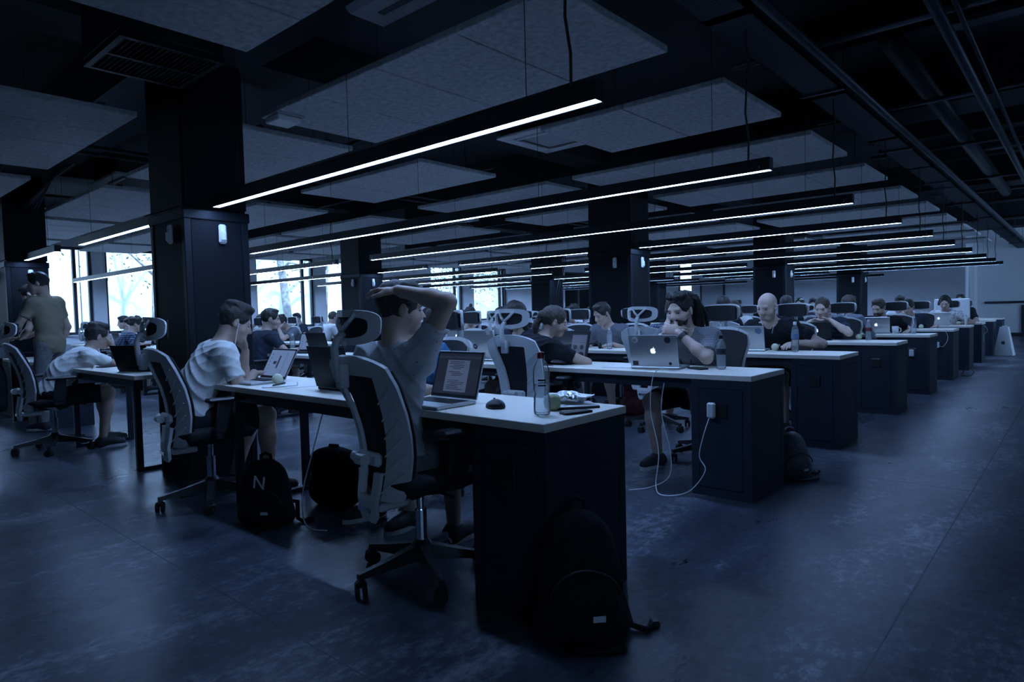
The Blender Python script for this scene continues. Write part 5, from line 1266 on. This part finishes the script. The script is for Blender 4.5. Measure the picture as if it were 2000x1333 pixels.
person('bearded man with dreadlocks resting his mouth on clasped fists, second row', (-.72, 2.74, 0), 186, vox=.0060, lean=20, bend=16, hd=(-12, 12, 0), aR=dict(w=hw(.055, .13, -.135), pole=(1, .3, -.9), fd=(-.95, -.05, .35), pn=(-.3, -.6, -.2), curl=.8), aL=dict(w=hw(-.060, .14, -.120), pole=(-1, .3, -.9), fd=(.95, 0, .3), pn=(.3, -.8, -.1), curl=.8), shirt='weave', sleeve=.78, hair='dread', hmat='hair', beard='hair_br', skin='skin2', bmat='shorts', feet=((.20, .28, 0, 15), (-.16, .34, .07, -14)), extras=(watch(1), watch(0, 'white'), lanyard), face=True, scale=1.03)
chair(-.70, 2.88, 184, 'dark chair of the bearded man with dreadlocks')

# --- third row
l_, r_ = seat_at(-2.50, 2, True)
person('thin man in grey tee looking down at the third row', (l_[0], l_[1], 0), r_, vox=.009, lean=16, bend=14, hd=(-16, 24, 0), shirt='tee_grey', hair='short', hmat='hair', face=True); chair(-2.5, l_[1]+.06, 180, 'black-backed chair of the thin man in grey tee')
person('man in plaid shirt with headphones seen from behind, third row', (-1.56, 3.74, 0), -4, vox=.009, lean=14, bend=12, hd=(-12, 14, 0), shirt='plaid', sleeve=1.6, hair='curly', hmat='hair_br', extras=(headphones,)); chair(-1.64, 3.80, 0, 'white-framed chair behind the bearded man\'s laptop')
person('bald man in black tee with white print and earphones', (-.76, 4.55, 0), 184, vox=.0064, lean=20, bend=14, hd=(-14, 18, -3), aR=dict(w=(.24, .32, .79), pole=(1, -.4, -.8), fd=(-.2, 1, -.1), pn=(0, 0, -1), curl=.4), aL=desk_arm(-1, .2, .26), shirt='tee_black', hair='bald', skin='skin2', beard=None, extras=(earbuds, tee_print_marks), face=True, scale=1.04)
chair(-.74, 4.66, 182, 'chair with black headrest behind the bald man')
person('man with topknot holding a cup to his mouth, third row', (-4.60, 4.50, 0), 176, vox=.012, lean=18, bend=14, hd=(20, 16, 0), aR=chin_arm(1), shirt='tee_black', sleeve=1.7, hair='bun', face=True); chair(-4.6, 4.56, 180, 'chair of the man with topknot')
# --- fourth row
person('man hiding his face in his hand, fourth row', (-4.45, 6.54, 0), 178, vox=.012, lean=22, bend=18, hd=(6, 30, 0), aR=dict(w=hw(.03, .12, -.07), pole=(1, .4, -.9), fd=(-.2, -.2, 1), pn=(-.1, -1, 0), curl=.3), shirt='tee_black', hair='curly'); chair(-4.45, 6.62, 180, 'chair of the man hiding his face')
person('dark-haired man with back to the camera, fourth row', (-1.88, 5.76, 0), 2, vox=.012, lean=8, bend=6, hd=(0, 8, 0), shirt='tee_black', hair='short'); chair(-1.75, 5.82, 0, 'white-framed chair right of the dreadlocks, fourth row')
person('man resting his chin on interlaced fingers, fourth row', (-.86, 6.60, 0), 182, vox=.0068, lean=20, bend=16, hd=(-4, 18, 0), aR=dict(w=hw(.10, .10, -.125), pole=(1, .4, -.7), fd=(-1, .25, -.1), pn=(-.1, -.2, 1), curl=.35, spread=.02), aL=dict(w=hw(-.10, .10, -.115), pole=(-1, .4, -.7), fd=(1, .3, -.1), pn=(.1, -.2, 1), curl=.35, spread=.02), shirt='tee_navy', hair='buzz', hmat='hair_br', skin='skin2', beard=None, face=True, scale=1.02); chair(-.82, 6.72, 180, 'chair with black headrest behind the man with interlaced fingers')
# --- fifth row and beyond
person('man in grey shirt seen from behind a white headrest, fifth row', (-.98, 7.58, 0), -6, vox=.011, lean=12, bend=10, hd=(-20, 10, 0), shirt='tee_grey', sleeve=1.7, hair='short', hmat='hair_br'); chair(-1.02, 7.46, 0, 'white-framed chair of the man in grey shirt, fifth row')
person('bearded man in black tee with one earphone, fifth row', (-.64, 8.46, 0), 178, vox=.009, lean=22, bend=14, hd=(-14, 20, 0), aL=desk_arm(-1, .34, .20), aR=desk_arm(1, .32, .26), shirt='tee_black', hair='short', hmat='hair_br', beard='hair_br', face=True); chair(-.60, 8.58, 180, 'chair with wide black headrest in the fifth row')
person('woman with hand on her cheek in white top', (-2.70, 8.44, 0), 182, vox=.011, lean=14, bend=14, hd=(14, 14, 8), aR=dict(w=hw(.065, .06, -.10), pole=(1, .4, -.8), fd=(-.1, -.1, 1), pn=(-1, -.2, 0), curl=.3), shirt='tee_white', hair='long', hmat='hair_br', face=True); chair(-2.70, 8.52, 180, 'black-backed chair of the woman in white top')
person('dark head behind the bald man\'s chair, fifth row', (-1.74, 7.58, 0), 0, vox=.013, lean=6, bend=6, hd=(0, 5, 0), shirt='tee_black', hair='short'); chair(-1.78, 7.46, 0, 'chair behind the bald man, fifth row')
person('woman in dark tee with hair tied back, sixth row', (-.66, 10.38, 0), 182, vox=.010, lean=24, bend=14, hd=(-8, 20, 0), aL=desk_arm(-1, .36, .18), aR=desk_arm(1, .2, .3), shirt='tee_navy', hair='pony', hmat='hair', face=True); chair(-.62, 10.48, 180, 'chair with black headrest of the woman in the sixth row')
person('man with sunglasses on his head, sixth row', (-2.36, 10.36, 0), 180, vox=.012, lean=6, bend=8, hd=(6, 8, 0), shirt='tee_navy', hair='short', extras=(sunglasses_on_head,), beard='hair', face=True); chair(-2.36, 10.46, 180, 'chair of the man with sunglasses on his head')
person('man smiling with short dark hair, seventh row', (-2.66, 12.10, 0), 184, vox=.013, lean=10, bend=10, hd=(10, 10, 0), shirt='tee_navy', hair='quiff', skin='skin2', face=True); chair(-2.62, 12.2, 180, 'chair of the smiling man in the seventh row')
person('man in white tee with raised fist beside his head, seventh row', (-.92, 11.22, 0), 160, vox=.012, lean=10, bend=10, hd=(40, 14, 0), aL=dict(w=hw(-.03, .12, -.12), pole=(-1, .3, -.9), fd=(.2, -.2, 1), pn=(.2, -1, 0), curl=.9), shirt='tee_white', hair='short')
person('man in floral shirt with black headphones, seventh row', (-.42, 12.06, 0), 182, vox=.009, lean=14, bend=12, hd=(0, 18, 0), aR=desk_arm(1, .18, .30), aL=desk_arm(-1, .22, .26), shirt='floral', hair='short', extras=(headphones, lanyard), face=True); chair(-.42, 12.18, 180, 'chair of the man in floral shirt')
person('dark head peeking over the white all-in-one computer', (-.42, 13.82, 0), 180, vox=.013, lean=2, bend=4, hd=(0, 5, 0), shirt='tee_black', hair='short'); chair(-.42, 13.92, 180, 'chair behind the white all-in-one computer')
person('man with headset behind the plaid-shirt man', (-2.62, 6.62, 0), 180, vox=.013, lean=8, bend=8, hd=(-30, 10, 0), shirt='tee_white', hair='short', extras=(headphones,)); chair(-2.62, 6.70, 180, 'chair of the man with headset')
person('small face left of the woman in white top', (-3.62, 10.36, 0), 180, vox=.014, lean=12, bend=12, hd=(0, 14, 0), shirt='tee_navy', hair='short', face=True); chair(-3.62, 10.44, 180, 'chair behind the small face in the sixth row')
# --- window side and left middle
person('man in dark plaid shirt seen from the side near the left windows', (-10.35, 1.84, 0), -10, vox=.012, lean=18, bend=16, hd=(-10, 16, 0), shirt='plaid', sleeve=1.5, hair='curly', face=True); chair(-10.5, 1.76, 0, 'pale chair of the man in dark plaid shirt')
person('man facing the camera with hands at his mouth near the left windows', (-11.2, 2.66, 0), 180, vox=.012, lean=18, bend=16, hd=(0, 20, 0), aR=chin_arm(1), aL=chin_arm(-1), shirt='tee_black', hair='quiff', skin='skin2', face=True); chair(-11.2, 2.74, 180, 'chair of the man with hands at his mouth')
person('second man facing the camera near the left windows', (-11.9, 2.68, 0), 180, vox=.013, lean=12, bend=12, hd=(-10, 10, 0), shirt='tee_grey', hair='short', face=True); chair(-11.9, 2.76, 180, 'chair of the second man facing the camera at the left windows')
person('man in white tee seen from behind under the windows, fourth row', (-10.35, 5.66, 0), 0, vox=.013, lean=14, bend=14, hd=(0, 16, 0), shirt='tee_white', hair='short', hmat='hair_br'); chair(-10.8, 5.54, 0, 'chair left of the man in white tee under the windows')
person('woman with hand in her hair near the windows, third row', (-10.15, 4.52, 0), 182, vox=.013, lean=18, bend=14, hd=(-10, 18, 0), aR=dict(w=hw(.06, .05, -.02), pole=(1, .4, -.8), fd=(-.1, -.1, 1), pn=(-1, -.2, 0), curl=.3), shirt='tee_white', hair='long', hmat='hair'); chair(-10.15, 4.6, 180, 'dark chair of the woman with hand in her hair')
person('dark-haired person with hand over the face near the windows, third row', (-9.30, 4.52, 0), 180, vox=.013, lean=20, bend=18, hd=(0, 30, 0), aL=dict(w=hw(-.03, .12, -.07), pole=(-1, .4, -.9), fd=(.2, -.2, 1), pn=(.1, -1, 0), curl=.3), shirt='tee_grey', hair='curly'); chair(-9.3, 4.6, 180, 'black chair of the person covering the face near the windows')
crowd = [(-9.75, 7.60, 0, 'short', 'tee_grey', 'person in grey tee behind the white-tee man under the windows'), (-10.95, 6.52, 180, 'short', 'tee_white', 'person in white tee facing the camera, window side, fourth row'), (-7.9, 6.55, 180, 'long', 'tee_navy', 'long-haired person beside the window-side column'),
 (-8.3, 7.58, 0, 'curly', 'tee_grey', 'curly-haired person with back to the camera, window side, fifth row'), (-9.4, 8.46, 180, 'short', 'tee_white', 'person in white tee facing the camera, window side, fifth row'), (-5.55, 7.60, 0, 'curly', 'tee_white', 'curly-haired person in white tee, fifth row'),
 (-5.2, 8.46, 180, 'short', 'tee_black', 'person in black tee facing the camera, fifth row middle'), (-7.6, 9.48, 0, 'short', 'tee_navy', 'person in navy tee with back to the camera, sixth row'), (-10.4, 9.48, 0, 'short', 'tee_white', 'person in white tee with back to the camera, window side, sixth row'), (-12.4, 6.52, 180, 'short', 'tee_navy', 'person in navy tee close to the windows, fourth row'),
 (-12.2, 4.52, 180, 'quiff', 'tee_black', 'person in black tee close to the windows, third row'), (-11.6, 3.62, 0, 'short', 'tee_grey', 'person in grey tee with back to the camera, window side, third row'), (-8.0, 2.68, 180, 'short', 'tee_navy', 'person in navy tee beside the nearest column, second row'), (-6.9, 11.2, 0, 'short', 'tee_black', 'person in black tee, seventh row middle'),
 (-8.0, 12.1, 180, 'short', 'tee_white', 'person in white tee facing the camera, seventh row middle'), (-5.0, 3.60, 0, 'short', 'tee_white', 'person in white tee with back to the camera, third row middle'), (-6.0, 4.52, 180, 'buzz', 'tee_grey', 'person with shaved head facing the camera, third row middle'), (-5.9, 6.55, 180, 'short', 'tee_navy', 'person in navy tee facing the camera, fourth row middle')]
for j, (x, y, rz_, hr, sh, lab) in enumerate(crowd):
    rn = random.Random(j+40)
    person(lab, (x, y, 0), rz_+rn.uniform(-8, 8), vox=.014, lean=rn.uniform(8, 22), bend=rn.uniform(8, 18), hd=(rn.uniform(-20, 20), rn.uniform(8, 24), 0), shirt=sh, hair=hr, hmat=rn.choice(('hair', 'hair_br')), skin=rn.choice(('skin', 'skin2')), face=rz_ > 90, aR=chin_arm(1) if j % 4 == 1 else None)
    chair(x+rn.uniform(-.06, .06), y+(.08 if rz_ > 90 else -.10), rz_+rn.uniform(-10, 10), 'chair of the '+lab)
person('silhouetted person standing behind a dark box near the far window', (-11.85, 18.75, 0), 160, vox=.015, lean=2, bend=4, stand=True, hd=(0, 5, 0), shirt='tee_black', hair='short', bottom='trousers', bmat='denim', feet=((.12, .05, 0, 8), (-.12, .02, 0, -8)), group='standing people')
tag(obj('speaker_box', MB().box(-.45, .45, -.2, .2, .75, 1.42, .01).box(-.5, .5, -.25, .25, 0, .75, .01), 'black', None, False, (-11.4, 17.7, 0), -.6), 'dark tall box below the silhouetted person', 'box')
# empty chairs
EMPTY = [(-6.9, 1.80, -4, 'empty pale chair right behind the nearest column'), (-3.50, 3.82, 0, 'empty white-framed chair in the third row left of the plaid-shirt man'), (-4.05, 5.82, 0, 'empty white-framed chair beside the fourth-row column'), (-8.9, 3.55, 5, 'empty chair with white headrest window side third row'), (-11.8, 5.6, -6, 'empty white-framed chair window side fourth row'), (-9.9, 3.5, 0, 'empty dark chair window side, third row'),
 (-3.4, 2.75, 175, 'empty chair facing the camera in the second row'), (-3.3, 4.62, 186, 'empty chair facing the camera in the third row'), (-2.9, 7.45, 5, 'empty white-framed chair in the fifth row'), (-1.9, 9.4, 0, 'empty white-framed chair in the sixth row'), (-7.4, 5.6, 0, 'empty chair beside the window-side column'), (-12.6, 3.5, 0, 'empty chair near the windows third row')]
for x, y, rz_, lab in EMPTY:
    if lab: chair(x, y, rz_, lab, 'empty office chairs')
# more laptops along the rows
LP = [(-10.2, 2.25, 0, 'black'), (-11.2, 2.15, 180, 'black'), (-10.1, 4.0, 184, 'silver'), (-9.3, 4.05, 178, 'black'), (-10.4, 6.15, 0, 'black'), (-4.6, 4.0, 182, 'silver'), (-4.45, 6.08, 180, 'black'), (-2.66, 7.98, 182, 'black'), (-5.0, 4.1, 0, 'silver'), (-3.35, 4.0, 170, 'silver'), (-1.5, 4.08, -6, 'black'), (-2.35, 9.9, 180, 'black')]
for j, (x, y, rz_, k_) in enumerate(LP):
    near = min(((p.location.x-x)**2+(p.location.y-y)**2, p['label']) for p in bpy.data.objects if p.name.startswith('person') and p.parent is None)[1]
    laptop(('dark laptop before the ' if k_ == 'black' else 'silver laptop before the ')+' '.join(near.split(',')[0].split()[:12]), x, y, rz_, 15+j % 5, k_, 'lit' if k_ == 'silver' else None, .33, .23, screen='bright' if rz_ < 90 else 'dark')
for j, (x, y) in enumerate(((-9.75, 4.1), (-5.0, 6.2), (-2.0, 6.2), (-10.8, 2.3), (-3.0, 4.15))):
    bottle('small clear bottle far back, %s from the left windows' % ORD[[1, 2, 4, 0, 3][j]], x, y, .22, .030, .5, 'white', None)
# printed logo on the bald man's tee and on others
